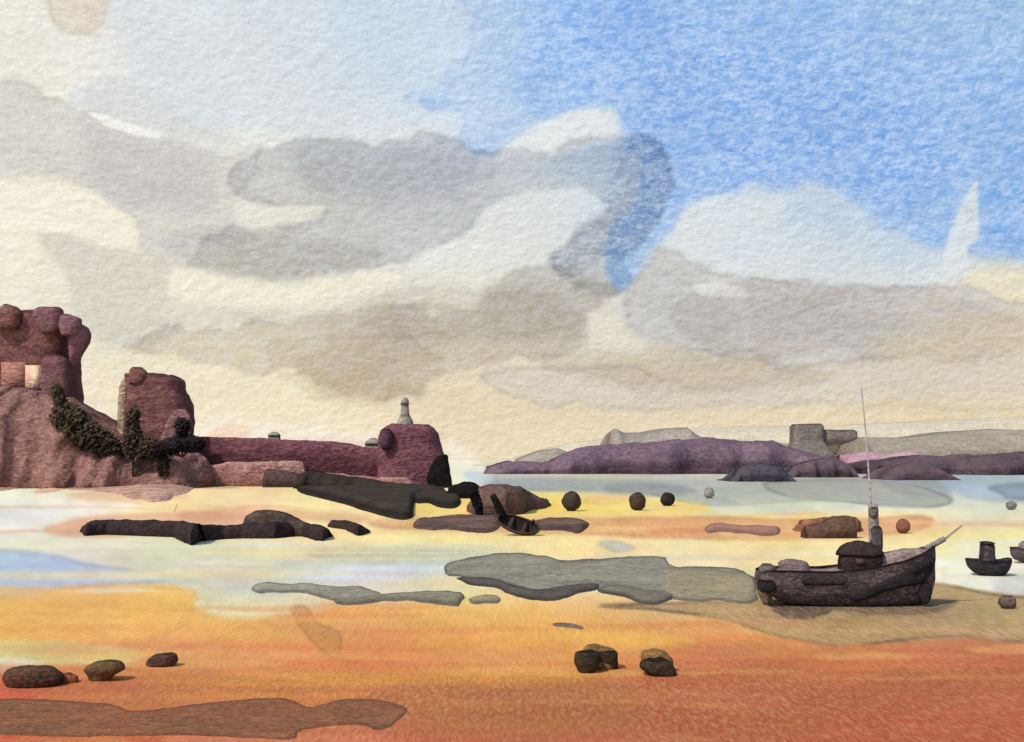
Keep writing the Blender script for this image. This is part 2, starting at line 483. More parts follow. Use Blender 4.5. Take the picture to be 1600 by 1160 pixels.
def make_shore():
    xs = np.concatenate([-np.geomspace(2600, 70, 24), axis([(-66, 1666, 3.0)]), 1666 + np.geomspace(14, 2600, 24)])
    ys = np.concatenate([np.array([715.5, 715.9, 716.6, 717.6, 719, 720.8]), axis([(723, 960, 1.8), (960, 1172, 2.6)]), 1172 + np.geomspace(6, 4500, 30)])
    nr, nc = len(ys), len(xs)
    X, Yp = np.meshgrid(xs, ys)
    x, y = X.ravel(), Yp.ravel()
    Y = H * F / (y - HZ)
    co = np.stack([(x - 800) * Y / F, Y, np.zeros_like(x)], 1)
    p = Paint(x, y)
    p.columns([
        (0, [(735, (240, 232, 214)), (800, (236, 233, 224)), (860, (228, 229, 222)), (905, (205, 210, 220)), (922, (226, 205, 165)), (945, (240, 190, 112)), (1000, (238, 186, 112)), (1040, (226, 150, 98)), (1090, (222, 105, 78)), (1160, (212, 92, 72))]),
        (250, [(735, (240, 224, 190)), (790, (244, 222, 176)), (850, (233, 225, 200)), (905, (226, 221, 200)), (925, (238, 196, 130)), (985, (234, 172, 106)), (1030, (226, 142, 94)), (1075, (218, 132, 84)), (1160, (206, 104, 76))]),
        (550, [(735, (246, 226, 180)), (800, (249, 222, 160)), (845, (249, 226, 172)), (870, (222, 220, 204)), (930, (230, 222, 196)), (950, (238, 184, 116)), (1000, (230, 158, 92)), (1035, (226, 134, 82)), (1070, (226, 146, 78)), (1120, (200, 120, 76)), (1160, (210, 112, 84))]),
        (850, [(735, (216, 210, 190)), (790, (248, 218, 140)), (815, (244, 206, 150)), (850, (249, 226, 168)), (930, (246, 214, 150)), (960, (240, 184, 112)), (1000, (236, 168, 92)), (1050, (228, 146, 82)), (1075, (196, 124, 72)), (1130, (194, 120, 76)), (1160, (196, 102, 70))]),
        (1150, [(735, (200, 196, 182)), (790, (226, 222, 200)), (812, (246, 218, 150)), (845, (246, 226, 178)), (900, (236, 222, 180)), (960, (224, 190, 138)), (1000, (228, 148, 90)), (1050, (212, 126, 78)), (1110, (194, 112, 72)), (1160, (186, 98, 68))]),
        (1600, [(735, (190, 192, 190)), (795, (226, 224, 204)), (820, (240, 222, 170)), (860, (238, 228, 200)), (910, (240, 234, 222)), (950, (206, 190, 160)), (1000, (196, 130, 92)), (1040, (204, 122, 80)), (1100, (190, 102, 70)), (1160, (188, 92, 66))]),
    ])
    W = p.wash
    k = dict(sx=3.0)
    # far shore and sea
    W([(742, 741), (900, 739), (1150, 744), (1340, 738), (1490, 742), (1484, 770), (1478, 790), (1400, 794), (1290, 784), (1120, 790), (1000, 772), (850, 768), (770, 764)], (172, 176, 172), .85, 4, .12, rw=2, warp=5, gran=.7, **k)
    W([(745, 738), (960, 736), (1150, 742), (1180, 750), (980, 748), (760, 746)], (206, 200, 180), .7, 3, 0, warp=3, **k)
    W([(770, 752), (900, 748), (1060, 756), (1050, 768), (900, 768), (790, 764)], (150, 160, 168), .6, 5, 0, warp=4, gran=.8, **k)
    W([(950, 758), (1010, 754), (1090, 768), (1040, 776), (960, 772)], (132, 138, 142), .6, 5, 0, warp=3, gran=.8, **k)
    W([(1380, 744), (1470, 742), (1486, 760), (1478, 776), (1400, 768)], (140, 152, 164), .65, 5, .08, warp=4, gran=.8, **k)
    W([(1200, 752), (1380, 752), (1480, 776), (1470, 790), (1390, 793), (1230, 776)], (164, 164, 152), .6, 4, .14, rw=2, warp=4, gran=.6, **k)
    W([(1488, 742), (1800, 742), (1800, 786), (1600, 786), (1500, 776)], (164, 182, 200), .8, 5, 0, warp=4, **k)
    W([(1560, 758), (1800, 752), (1800, 784), (1600, 782), (1568, 774)], (128, 144, 164), .7, 4, .1, warp=4, **k)
    W([(900, 784), (1100, 788), (1330, 792), (1320, 806), (1150, 802), (960, 796)], (212, 214, 204), .6, 5, 0, warp=5, **k)
    W([(1140, 776), (1300, 780), (1330, 800), (1200, 798)], (205, 206, 196), .5, 7, 0, warp=5, **k)
    W([(700, 716), (748, 722), (760, 744), (740, 762), (700, 750)], (246, 238, 222), .8, 4, 0, warp=3)
    W([(725, 738), (756, 738), (770, 752), (740, 756)], (196, 212, 228), .7, 4, 0, warp=3)
    # yellow flats
    W([(640, 775), (760, 780), (900, 776), (1060, 780), (1110, 790), (1080, 802), (900, 806), (720, 806), (640, 806)], (250, 214, 118), .75, 5, 0, warp=5, gran=.35, **k)
    W([(910, 778), (990, 776), (970, 788), (920, 790)], (226, 178, 108), .4, 4, 0, warp=4, **k)
    W([(1240, 806), (1380, 802), (1480, 806), (1600, 800), (1800, 800), (1800, 826), (1450, 842), (1300, 846)], (250, 214, 140), .55, 8, 0, warp=5, **k)
    W([(590, 812), (700, 806), (900, 810), (1100, 808), (1250, 812), (1440, 806), (1440, 830), (1280, 846), (1110, 842), (930, 838), (760, 832), (590, 824)], (222, 158, 112), .75, 4, .06, warp=5, gran=.9, **k)
    W([(1020, 826), (1120, 824), (1120, 832), (1030, 834)], (214, 128, 88), .5, 4, 0, warp=4, **k)
    W([(1500, 800), (1800, 790), (1800, 818), (1600, 826), (1480, 822)], (220, 222, 224), .5, 7, 0, warp=5, **k)
    # pale flats on the left
    W([(-200, 770), (80, 772), (220, 790), (120, 806), (40, 830), (-200, 830)], (240, 238, 232), .85, 10, 0, warp=8, **k)
    W([(-200, 790), (60, 786), (70, 806), (-200, 816)], (226, 230, 236), .6, 8, 0, warp=6, **k)
    W([(270, 760), (420, 755), (520, 772), (620, 800), (620, 815), (460, 800), (290, 802), (250, 790)], (247, 220, 164), .7, 10, 0, warp=6, **k)
    W([(70, 822), (140, 808), (260, 802), (400, 804), (390, 820), (200, 838), (90, 834)], (228, 172, 146), .8, 5, 0, warp=5, gran=.5, **k)
    W([(290, 800), (420, 796), (560, 802), (570, 815), (420, 812), (300, 815)], (220, 160, 130), .6, 5, 0, warp=4, gran=.6, **k)
    W([(110, 772), (190, 764), (290, 770), (240, 786), (150, 786)], (232, 190, 150), .6, 6, 0, warp=5, gran=.5, **k)
    W([(-200, 850), (100, 846), (300, 838), (500, 850), (560, 872), (300, 868), (-200, 868)], (232, 229, 212), .7, 8, 0, warp=6, **k)
    # pools and wet channels
    W([(-200, 868), (60, 862), (140, 876), (220, 892), (300, 906), (180, 914), (80, 924), (20, 936), (-200, 940)], (180, 197, 230), .9, 5, .06, warp=8, gran=.4, **k)
    W([(140, 870), (380, 862), (620, 870), (700, 880), (560, 905), (400, 930), (310, 936), (250, 905), (190, 884)], (212, 212, 196), .75, 7, 0, warp=8, gran=.4, **k)
    W([(478, 862), (560, 854), (700, 856), (790, 868), (720, 880), (640, 885), (540, 880)], (190, 193, 188), .75, 5, .07, warp=6, gran=.5, **k)
    W([(440, 896), (560, 884), (700, 880), (705, 898), (600, 908), (470, 906)], (222, 228, 240), .7, 6, 0, warp=6, **k)
    W([(300, 938), (420, 928), (520, 946), (420, 962), (340, 962)], (232, 224, 200), .8, 7, 0, warp=6, **k)
    W([(340, 920), (420, 914), (470, 922), (420, 930)], (196, 200, 204), .6, 6, 0, warp=5, **k)
    W([(1000, 862), (1180, 856), (1310, 850), (1300, 880), (1190, 886), (1080, 878)], (242, 232, 196), .6, 10, 0, warp=8, **k)
    W([(1040, 850), (1180, 852), (1280, 846), (1200, 866), (1080, 868)], (220, 216, 200), .5, 7, 0, warp=6, **k)
    W([(935, 850), (965, 845), (992, 856), (960, 864)], (188, 196, 200), .7, 4, .05, warp=3)
    W([(1040, 848), (1200, 842), (1480, 838), (1500, 858), (1470, 884), (1440, 910), (1250, 900), (1190, 886), (1080, 872)], (247, 222, 158), .6, 9, 0, warp=8, **k)
    W([(1455, 870), (1520, 880), (1590, 905), (1590, 922), (1480, 918), (1450, 900)], (244, 238, 228), .8, 8, 0, warp=6, **k)
    W([(1570, 900), (1800, 890), (1800, 990), (1600, 980), (1560, 940)], (206, 204, 212), .6, 8, 0, warp=6)
    # the wide damp stain round the boat
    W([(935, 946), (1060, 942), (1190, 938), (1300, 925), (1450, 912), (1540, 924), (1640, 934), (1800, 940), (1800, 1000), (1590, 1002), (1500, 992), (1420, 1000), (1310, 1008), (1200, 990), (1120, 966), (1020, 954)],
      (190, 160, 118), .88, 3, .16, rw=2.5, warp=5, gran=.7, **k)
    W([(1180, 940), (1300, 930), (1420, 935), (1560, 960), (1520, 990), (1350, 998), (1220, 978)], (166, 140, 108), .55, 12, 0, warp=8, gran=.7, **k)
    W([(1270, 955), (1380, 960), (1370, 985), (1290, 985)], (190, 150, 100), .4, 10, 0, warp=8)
    # warm sand
    W([(-200, 926), (60, 918), (180, 914), (290, 922), (300, 950), (280, 980), (120, 1008), (-200, 1008)], (243, 186, 104), .7, 6, .03, warp=7, gran=.35, **k)
    W([(-200, 1004), (60, 1002), (200, 1014), (230, 1030), (140, 1042), (-200, 1030)], (216, 204, 146), .85, 5, 0, warp=6, **k)
    W([(-200, 1028), (40, 1032), (70, 1042), (20, 1050), (-200, 1050)], (236, 230, 224), .8, 5, 0, warp=4, **k)
    W([(230, 1066), (420, 1052), (700, 1052), (900, 1044), (880, 1064), (620, 1082), (400, 1090), (260, 1086)], (232, 156, 70), .7, 9, 0, warp=8, gran=.6, **k)
    W([(280, 1012), (480, 1012), (700, 1020), (880, 1014), (640, 1036), (420, 1040), (300, 1030)], (226, 126, 86), .4, 12, 0, warp=10, gran=.6, **k)
    W([(860, 995), (960, 985), (1080, 1000), (1060, 1014), (940, 1010)], (244, 188, 96), .6, 10, 0, warp=8, **k)
    W([(560, 1078), (800, 1066), (960, 1060), (1200, 1066), (1340, 1090), (1200, 1140), (900, 1130), (640, 1130)], (184, 110, 68), .55, 16, 0, warp=12, gran=.8, **k)
    W([(1060, 1020), (1300, 1016), (1700, 1020), (1800, 1200), (1100, 1200), (1000, 1100)], (194, 100, 70), .5, 26, 0, warp=14, gran=.8, **k)
    W([(-100, 1070), (40, 1076), (50, 1100), (30, 1180), (-100, 1180)], (224, 98, 74), .6, 12, 0, warp=8, **k)
    W([(270, 1148), (500, 1146), (620, 1150), (640, 1180), (300, 1190)], (228, 140, 108), .6, 6, 0, warp=6, **k)
    W([(455, 952), (478, 948), (500, 975), (532, 990), (528, 1030), (505, 1020), (470, 985)], (186, 132, 78), .5, 4, .08, rw=2, warp=4)
    W([(150, 975), (190, 968), (215, 985), (160, 990)], (244, 192, 130), .5, 4, 0, warp=3)
    rs = random.Random(5)

    def streaks(n, y0, y1, cols, a0, a1):
        for _ in range(n):
            cx, cy = rs.uniform(-40, 1640), rs.uniform(y0, y1)
            w, h, sl_ = rs.uniform(60, 330), rs.uniform(1.5, 6) * (cy - 640) / 260, rs.uniform(-.02, .02)
            W([(cx - w, cy), (cx - w * .5, cy - h * rs.uniform(.5, 1)), (cx + w * .4, cy - h + sl_ * w), (cx + w, cy + sl_ * w), (cx + w * .5, cy + h * rs.uniform(.4, 1)), (cx - w * .5, cy + h)], rs.choice(cols), rs.uniform(a0, a1), 3, 0, warp=5, **k)
    streaks(34, 838, 925, [(250, 228, 172), (246, 222, 160), (228, 224, 208), (240, 234, 214), (206, 206, 196)], .25, .6)
    streaks(12, 790, 836, [(250, 218, 140), (226, 160, 116), (240, 200, 150)], .25, .5)
    streaks(40, 945, 1060, [(238, 178, 104), (232, 156, 88), (226, 138, 88), (240, 188, 112), (222, 150, 100)], .2, .5)
    streaks(40, 1040, 1165, [(196, 124, 78), (214, 140, 80), (186, 108, 72), (206, 112, 78), (220, 150, 86)], .2, .45)
    lum = p.C @ np.array([.3, .59, .11])
    ds = np.interp(y, [960, 1060], [0, .05])[:, None]
    p.C = p.C * (1 - ds) + ds * lum[:, None] * np.array([1.12, .98, .8])[None]
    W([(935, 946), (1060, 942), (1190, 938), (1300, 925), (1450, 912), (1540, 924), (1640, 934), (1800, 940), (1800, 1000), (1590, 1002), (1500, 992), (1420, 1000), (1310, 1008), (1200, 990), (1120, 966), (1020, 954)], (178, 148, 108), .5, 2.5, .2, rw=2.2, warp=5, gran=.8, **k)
    W([(1204, 934), (1260, 928), (1304, 932), (1306, 950), (1290, 962), (1240, 968), (1214, 956)], (104, 84, 74), .9, 3, .12, rw=2, warp=6, gran=1.0)  # boat's shadow and reflection painted into the damp sand colour, stern half
    W([(1290, 940), (1400, 936), (1478, 934), (1482, 944), (1450, 956), (1380, 960), (1310, 958)], (122, 102, 88), .8, 5, .05, warp=7, gran=1.0, **k)  # painted shade and reflection of the hull continue towards the bow
    st = fbm(x / 5, y, 22, 77, 4)
    p.C *= (1 + 0.06 * st + 0.04 * fbm(x / 2, y, 9, 91))[:, None]
    p.C[:, 1] *= 1 + 0.05 * fbm(x / 4, y, 30, 131, 4)
    p.C[:, 2] *= 1 + 0.09 * fbm(x / 4, y, 34, 171, 4)
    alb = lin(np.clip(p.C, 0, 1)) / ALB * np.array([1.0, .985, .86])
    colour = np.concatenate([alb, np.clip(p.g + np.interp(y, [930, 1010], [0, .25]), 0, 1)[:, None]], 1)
    # which squares are sea, pool or beach
    cx = x.reshape(nr, nc)[:-1, :-1].ravel() + 1.5
    cy = y.reshape(nr, nc)[:-1, :-1].ravel() + 1.0
    wv = cy + 4 * fbm(cx / 3, cy, 40, 5)
    edge = np.interp(cx, [-3000, 600, 740, 770, 860, 1000, 1110, 1250, 1390, 1480, 1600, 4500], [742, 742, 745, 764, 768, 773, 789, 784, 793, 790, 786, 790])
    sea = wv < edge
    pool = (sdf(curve([(-800, 868), (60, 862), (140, 876), (220, 890), (420, 864), (560, 856), (700, 858), (705, 898), (600, 908), (400, 930), (310, 936), (240, 908), (80, 924), (20, 936), (-800, 940)]), cx, wv) < 0) & ~sea
    sand_m = ground_mat('sand_paint', 0.95, 0.04)
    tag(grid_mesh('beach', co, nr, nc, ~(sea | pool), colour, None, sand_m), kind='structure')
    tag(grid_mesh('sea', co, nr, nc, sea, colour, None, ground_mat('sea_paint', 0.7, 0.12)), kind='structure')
    tag(grid_mesh('tide_pool', co, nr, nc, pool, colour, None, ground_mat('pool_paint', 0.7, 0.12)), kind='structure')


make_shore()


# ------------------------------------------------------------------ solid builders
def wloc(o):
    v = Vector(o.location)
    while o.parent is not None:
        o = o.parent
        v += o.location
    return v


class MB:
    def __init__(self):
        self.v, self.f, self.r = [], [], []

    def ring(self, pts, rim=0.0):
        i = len(self.v)
        self.v += [tuple(q) for q in pts]
        self.r += list(rim) if hasattr(rim, '__len__') else [rim] * len(pts)
        return list(range(i, i + len(pts)))

    def bridge(self, a, b, closed=True):
        n = len(a)
        for i in range(n if closed else n - 1):
            j = (i + 1) % n
            self.f.append((a[i], a[j], b[j], b[i]))

    def cap(self, a, flip=False):
        c = Vector((0, 0, 0))
        for i in a:
            c += Vector(self.v[i])
        c /= len(a)
        k = self.ring([c], [sum(self.r[i] for i in a) / len(a) * .4])[0]
        n = len(a)
        for i in range(n):
            j = (i + 1) % n
            self.f.append((a[j], a[i], k) if not flip else (a[i], a[j], k))

    def jitter(self, amp, scale, seed=0.0, zk=1.0):
        for i, q in enumerate(self.v):
            p = Vector(q) * scale + Vector((seed * 3.7, seed * 1.3, seed))
            n = mnoise.noise_vector(p) + 0.5 * mnoise.noise_vector(p * 2.3) + 0.28 * mnoise.noise_vector(p * 5.1)
            self.v[i] = (q[0] + n.x * amp, q[1] + n.y * amp, q[2] + n.z * amp * zk)
        return self

    def build(self, name, mat, parent=None, origin=None, smooth=True):
        me = bpy.data.meshes.new(name)
        o0 = Vector(origin) if origin is not None else Vector((0, 0, 0))
        me.from_pydata([tuple(Vector(q) - o0) for q in self.v], [], self.f)
        a = me.attributes.new('rim', 'FLOAT', 'POINT')
        a.data.foreach_set('value', np.array(self.r, np.float32))
        me.polygons.foreach_set('use_smooth', np.full(len(me.polygons), smooth))
        me.materials.append(mat)
        import bmesh
        bm = bmesh.new()
        bm.from_mesh(me)
        bmesh.ops.recalc_face_normals(bm, faces=bm.faces)
        bm.to_mesh(me)
        bm.free()
        me.update()
        o = bpy.data.objects.new(name, me)
        COL.objects.link(o)
        o.location = o0
        if parent is not None:
            o.parent = parent
            o.location = o0 - wloc(parent)
        return o


def dense(rows, n):
    rows = np.array(rows, float)
    s = np.concatenate([[0], np.cumsum(np.hypot(*(np.diff(rows[:, :2], axis=0).T)) + 1e-3)])
    t = np.linspace(0, s[-1], n)
    return np.stack([np.interp(t, s, rows[:, c]) for c in range(rows.shape[1])], 1)


def zloft(mb, rows, Y, depth, e=2.4, n=26, seg=32, ground=False, taper=0.5):
    """body of stacked rounded sections; rows are (py, left px, right px) at distance Y, depth in metres"""
    R = dense(rows, n)
    wmax = max(R[:, 2] - R[:, 1])
    levels = [(zat(py, Y), xat(l, Y), xat(r, Y), ((r - l) / wmax) ** taper) for py, l, r in R]
    if ground:
        z, l, r, q = levels[-1]
        levels.append((-0.12, l, r, q))
    prev = None
    m = len(levels)
    for i, (z, l, r, q) in enumerate(levels):
        cx, a, b = (l + r) / 2, (r - l) / 2, depth / 2 * q
        pts, rim = [], []
        for s in range(seg):
            th = 2 * math.pi * s / seg
            c, sn = math.cos(th), math.sin(th)
            pts.append((cx + a * math.copysign(abs(c) ** (2 / e), c), Y + b * math.copysign(abs(sn) ** (2 / e), sn), z))
            rim.append(max(0, (abs(c) - 0.93) / 0.07) * .7 + (0.9 if i < 2 else (0.5 if i >= m - 2 else 0)))
        k = mb.ring(pts, rim)
        if prev:
            mb.bridge(prev, k)
        else:
            mb.cap(k)
        prev = k
    mb.cap(prev, True)
    return mb


def xloft(mb, cols, depth, back, Yf=None, Yc=None, p=0.7, n=60, K=11, yv=0.0, ys=40.0):
    """body lofted sideways; cols are (px, top py, bottom py); foot on the shore at the bottom row (or Yf), crest depth metres behind it"""
    C = dense(cols, n)
    prev = None
    for i, (px, pt, pb) in enumerate(C):
        yf = Yf if Yf else gd(pb)
        yf += yv * (mnoise.noise(Vector((px / ys, yv, 0))) + .5 * mnoise.noise(Vector((px / ys * 2.7, yv, 5))))
        yc = Yc if Yc else yf + depth
        zc = max(zat(pt, yc), 0.02)
        X = xat(px, yf + (min(yc, yf + 6) - yf) * .4) if not Yc else xat(px, (yf + yc) / 2)
        pts, rim = [], []
        for s in range(K):
            th = math.pi / 2 * s / (K - 1)
            pts.append((X, yf + (yc - yf) * (1 - math.cos(th) ** p), -0.6 + (zc + 0.6) * math.sin(th) ** p))
            rim.append(1.0 if s == K - 1 else (0.8 if s in (1, K - 2) else (0.5 if s == 2 else 0)))
        for s in range(1, 5):
            th = math.pi / 2 * s / 4
            pts.append((X, yc + back * math.sin(th), -0.6 + (zc + 0.6) * math.cos(th)))
            rim.append(0)
        if i in (0, 1, n - 1, n - 2):
            rim = [.8] * len(pts)
        k = mb.ring(pts, rim)
        if prev:
            mb.bridge(prev, k)
        else:
            mb.cap(k)
        prev = k
    mb.cap(prev, True)
    return mb


def box(mb, a, b, rim=0.2):
    (x0, y0, z0), (x1, y1, z1) = a, b
    lo = mb.ring([(x0, y0, z0), (x1, y0, z0), (x1, y1, z0), (x0, y1, z0)], rim)
    hi = mb.ring([(x0, y0, z1), (x1, y0, z1), (x1, y1, z1), (x0, y1, z1)], rim)
    mb.bridge(lo, hi)
    mb.f.append(tuple(reversed(lo)))
    mb.f.append(tuple(hi))
    return mb


def tube(mb, p, q, r0, r1, seg=12, n=10, bend=0.0):
    p, q = Vector(p), Vector(q)
    d = (q - p).normalized()
    u = d.orthogonal().normalized()
    w = d.cross(u)
    prev = None
    for i in range(n + 1):
        t = i / n
        c = p.lerp(q, t) + Vector((bend * math.sin(math.pi * t), 0, 0))
        r = r0 + (r1 - r0) * t
        k = mb.ring([c + u * (r * math.cos(2 * math.pi * s / seg)) + w * (r * math.sin(2 * math.pi * s / seg)) for s in range(seg)], 0.1)
        if prev:
            mb.bridge(prev, k)
        else:
            mb.cap(k)
        prev = k
    mb.cap(prev, True)
    return mb


def mound(name, pts, h, mat, step=2.2, edge=9.0, warp=6, seed=1, parent=None, rough=0.25, origin=None):
    """low rock or sand rising out of the shore inside a traced footprint"""
    poly = curve(pts)
    lo, hi = poly.min(0) - 12, poly.max(0) + 12
    xs = np.arange(lo[0], hi[0] + step, step)
    ys = np.arange(lo[1], hi[1] + step * .6, step * .6)
    nr, nc = len(ys), len(xs)
    X, Yp = np.meshgrid(xs, ys)
    x, y = X.ravel(), Yp.ravel()
    d = sdf(poly, x + warp * 2 * fbm(x / 2, y, 20, seed, 4), y + warp * .6 * fbm(x / 2, y, 20, seed + 5, 4))
    t = np.clip(-d / edge, -0.4, 1)
    z = h * np.sign(t) * np.abs(t) ** 0.62 * (1 + rough * fbm(x / 3, y, 14, seed + 9)) - 0.004
    rim = np.exp(-((d + 1.6) / 2.2) ** 2)
    Y = H * F / (y - HZ)
    co = np.stack([(x - 800) * Y / F, Y, z], 1)
    g = d.reshape(nr, nc)
    keep = (np.minimum(np.minimum(g[:-1, :-1], g[1:, 1:]), np.minimum(g[1:, :-1], g[:-1, 1:])) < 5).reshape(-1)
    o0 = np.array([co[:, 0].mean(), co[:, 1].mean(), 0]) if origin is None else np.array(origin)
    o = grid_mesh(name, co - o0, nr, nc, keep, None, rim, mat)
    o.location = o0
    if parent is not None:
        o.parent = parent
        o.location = Vector(o0) - wloc(parent)
    return o


def empty(name, loc, label=None, cat=None, group=None):
    o = bpy.data.objects.new(name, None)
    COL.objects.link(o)
    o.empty_display_size = 0.3
    o.location = loc
    return tag(o, label, cat, group)


# ------------------------------------------------------------------ base ground beyond the painted shore
g = MB()
box(g, (-9000, -9000, -3), (9000, 9000, -0.16))
tag(g.build('ground', stone('ground_sand', (196, 110, 76), (186, 96, 66), 40, k=ALB), smooth=False), kind='structure')

# ------------------------------------------------------------------ hills and headland across the bay
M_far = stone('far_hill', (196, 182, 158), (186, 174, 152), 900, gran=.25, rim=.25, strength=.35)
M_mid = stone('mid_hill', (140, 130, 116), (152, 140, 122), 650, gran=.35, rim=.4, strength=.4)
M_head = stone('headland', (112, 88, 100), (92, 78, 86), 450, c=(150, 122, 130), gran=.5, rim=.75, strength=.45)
m = MB()
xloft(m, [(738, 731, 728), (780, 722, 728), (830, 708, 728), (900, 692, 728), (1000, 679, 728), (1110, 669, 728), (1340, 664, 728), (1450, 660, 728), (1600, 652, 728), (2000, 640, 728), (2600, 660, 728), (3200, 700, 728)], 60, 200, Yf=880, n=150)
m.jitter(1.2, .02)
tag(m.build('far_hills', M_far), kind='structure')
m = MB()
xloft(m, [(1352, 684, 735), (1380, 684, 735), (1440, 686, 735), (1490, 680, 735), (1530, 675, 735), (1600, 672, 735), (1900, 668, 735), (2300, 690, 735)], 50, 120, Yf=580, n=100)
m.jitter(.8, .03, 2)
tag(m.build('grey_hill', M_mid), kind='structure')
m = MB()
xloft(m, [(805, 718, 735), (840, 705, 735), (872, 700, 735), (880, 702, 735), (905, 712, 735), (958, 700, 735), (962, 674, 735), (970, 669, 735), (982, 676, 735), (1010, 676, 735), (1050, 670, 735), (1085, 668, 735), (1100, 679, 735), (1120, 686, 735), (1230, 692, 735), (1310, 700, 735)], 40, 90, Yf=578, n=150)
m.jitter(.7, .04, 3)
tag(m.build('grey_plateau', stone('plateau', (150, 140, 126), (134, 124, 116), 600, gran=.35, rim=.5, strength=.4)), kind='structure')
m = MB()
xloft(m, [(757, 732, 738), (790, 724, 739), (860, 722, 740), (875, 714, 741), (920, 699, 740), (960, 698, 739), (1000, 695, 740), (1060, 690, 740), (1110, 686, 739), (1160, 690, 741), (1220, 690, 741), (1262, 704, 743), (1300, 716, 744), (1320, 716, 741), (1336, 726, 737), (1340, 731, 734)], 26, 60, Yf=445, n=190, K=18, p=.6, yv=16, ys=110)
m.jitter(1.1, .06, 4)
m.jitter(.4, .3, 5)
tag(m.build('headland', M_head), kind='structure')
m = MB()
xloft(m, [(1140, 752, 745), (1150, 744, 745), (1158, 732, 748), (1170, 727, 751), (1200, 724, 754), (1222, 728, 751), (1234, 738, 744), (1244, 751, 744)], 8, 16, n=60, Yf=305, yv=2, ys=20)
m.jitter(.5, .25, 5)
tag(m.build('headland_point', stone('dark_point', (64, 60, 66), (84, 72, 80), 330, gran=.35, rim=.7)), kind='structure')
m = MB()
xloft(m, [(1232, 744, 742), (1244, 728, 742), (1270, 720, 743), (1290, 716, 745), (1310, 717, 747), (1325, 727, 744), (1336, 733, 737), (1341, 744, 737)], 8, 20, n=50, Yf=370, yv=3, ys=20)
m.jitter(.3, .1, 6)
tag(m.build('headland_spit', stone('dark_spit', (80, 66, 72), (98, 78, 86), 400, gran=.4, rim=.8)), kind='structure')
m = MB()
xloft(m, [(1330, 712, 735), (1370, 706, 737), (1400, 712, 738), (1440, 706, 736)], 20, 40, n=40, Yf=500)
m.jitter(.5, .07, 7)
tag(m.build('pink_shore', stone('pink_bank', (172, 132, 146), (196, 164, 152), 500, gran=.4, rim=.1, strength=.4)), kind='structure')
m = MB()
xloft(m, [(1388, 726, 732), (1400, 720, 743), (1425, 717, 752), (1450, 713, 754), (1480, 711, 748), (1510, 711, 738), (1560, 711, 736), (1600, 710, 737), (1900, 704, 738), (2300, 715, 735)], 24, 60, n=140, Yf=420, K=18, yv=14, ys=110)
m.jitter(1.1, .06, 8)
m.jitter(.4, .3, 9)
xloft(m, [(1386, 750, 742), (1396, 738, 742), (1410, 728, 748), (1440, 722, 753), (1470, 728, 752), (1486, 738, 748), (1504, 750, 744)], 12, 20, n=50, Yf=325)
tag(m.build('dark_headland', stone('dark_headland', (84, 67, 73), (100, 82, 86), 450, gran=.4, rim=.5)), kind='structure')

M_fort = stone('fort_stone', (134, 124, 112), (120, 110, 102), 470, gran=.35, rim=.75, strength=.4)
c0 = at(1275, 715, 520)
c0.z = 4
t = empty('headland_fort', c0, 'grey olive blockhouse with a long side wing standing on the purple headland', 'building')
m = MB()
zloft(m, [(663, 1240, 1280), (666, 1237, 1284), (690, 1236, 1284), (712, 1230, 1300), (722, 1232, 1296)], 520, 16, e=5)
m.jitter(.25, .3, 1).build('keep', M_fort, t, c0)
m = MB()
zloft(m, [(672, 1282, 1332), (675, 1281, 1337), (686, 1281, 1337), (690, 1281, 1330), (696, 1281, 1312), (716, 1281, 1300)], 521, 10, e=5)
m.jitter(.25, .3, 2).build('wing', M_fort, t, c0)
m = MB()
zloft(m, [(662, 1276, 1283), (667, 1275, 1284)], 521, 3, e=4, n=5)
m.build('turret', M_fort, t, c0)

# ------------------------------------------------------------------ castle side: cliff, keep, tower, bushes
M_cliff = stone('cliff_rock', (124, 86, 82), (146, 108, 96), 245, c=(186, 146, 130), gran=.6, rim=.15, strength=.6)
M_keep = stone('keep_stone', (104, 66, 68), (126, 82, 80), 255, c=(160, 120, 104), gran=.55, rim=.65, strength=.55)
M_keep_hi = stone('keep_pale', (136, 98, 100), (118, 80, 88), 255, gran=.4, rim=.6)
M_pale = stone('pale_plaster', (236, 190, 158), (226, 176, 146), 255, gran=.3, rim=.1, strength=.4)
M_pink = stone('rose_wall', (178, 128, 112), (160, 112, 100), 255, gran=.45, rim=.2)
m = MB()
xloft(m, [(-500, 560, 758), (-150, 590, 758), (-20, 612, 758), (30, 612, 764), (70, 622, 768), (110, 646, 764), (150, 672, 760), (190, 694, 768), (225, 704, 780), (250, 706, 782), (280, 708, 772), (300, 724, 758), (308, 745, 754)], 17, 30, Yf=237, n=190, K=26, p=.8, yv=5, ys=70)
m.jitter(1.3, .11, 1)
m.jitter(.5, .5, 4)
tag(m.build('cliff', M_cliff), kind='structure')

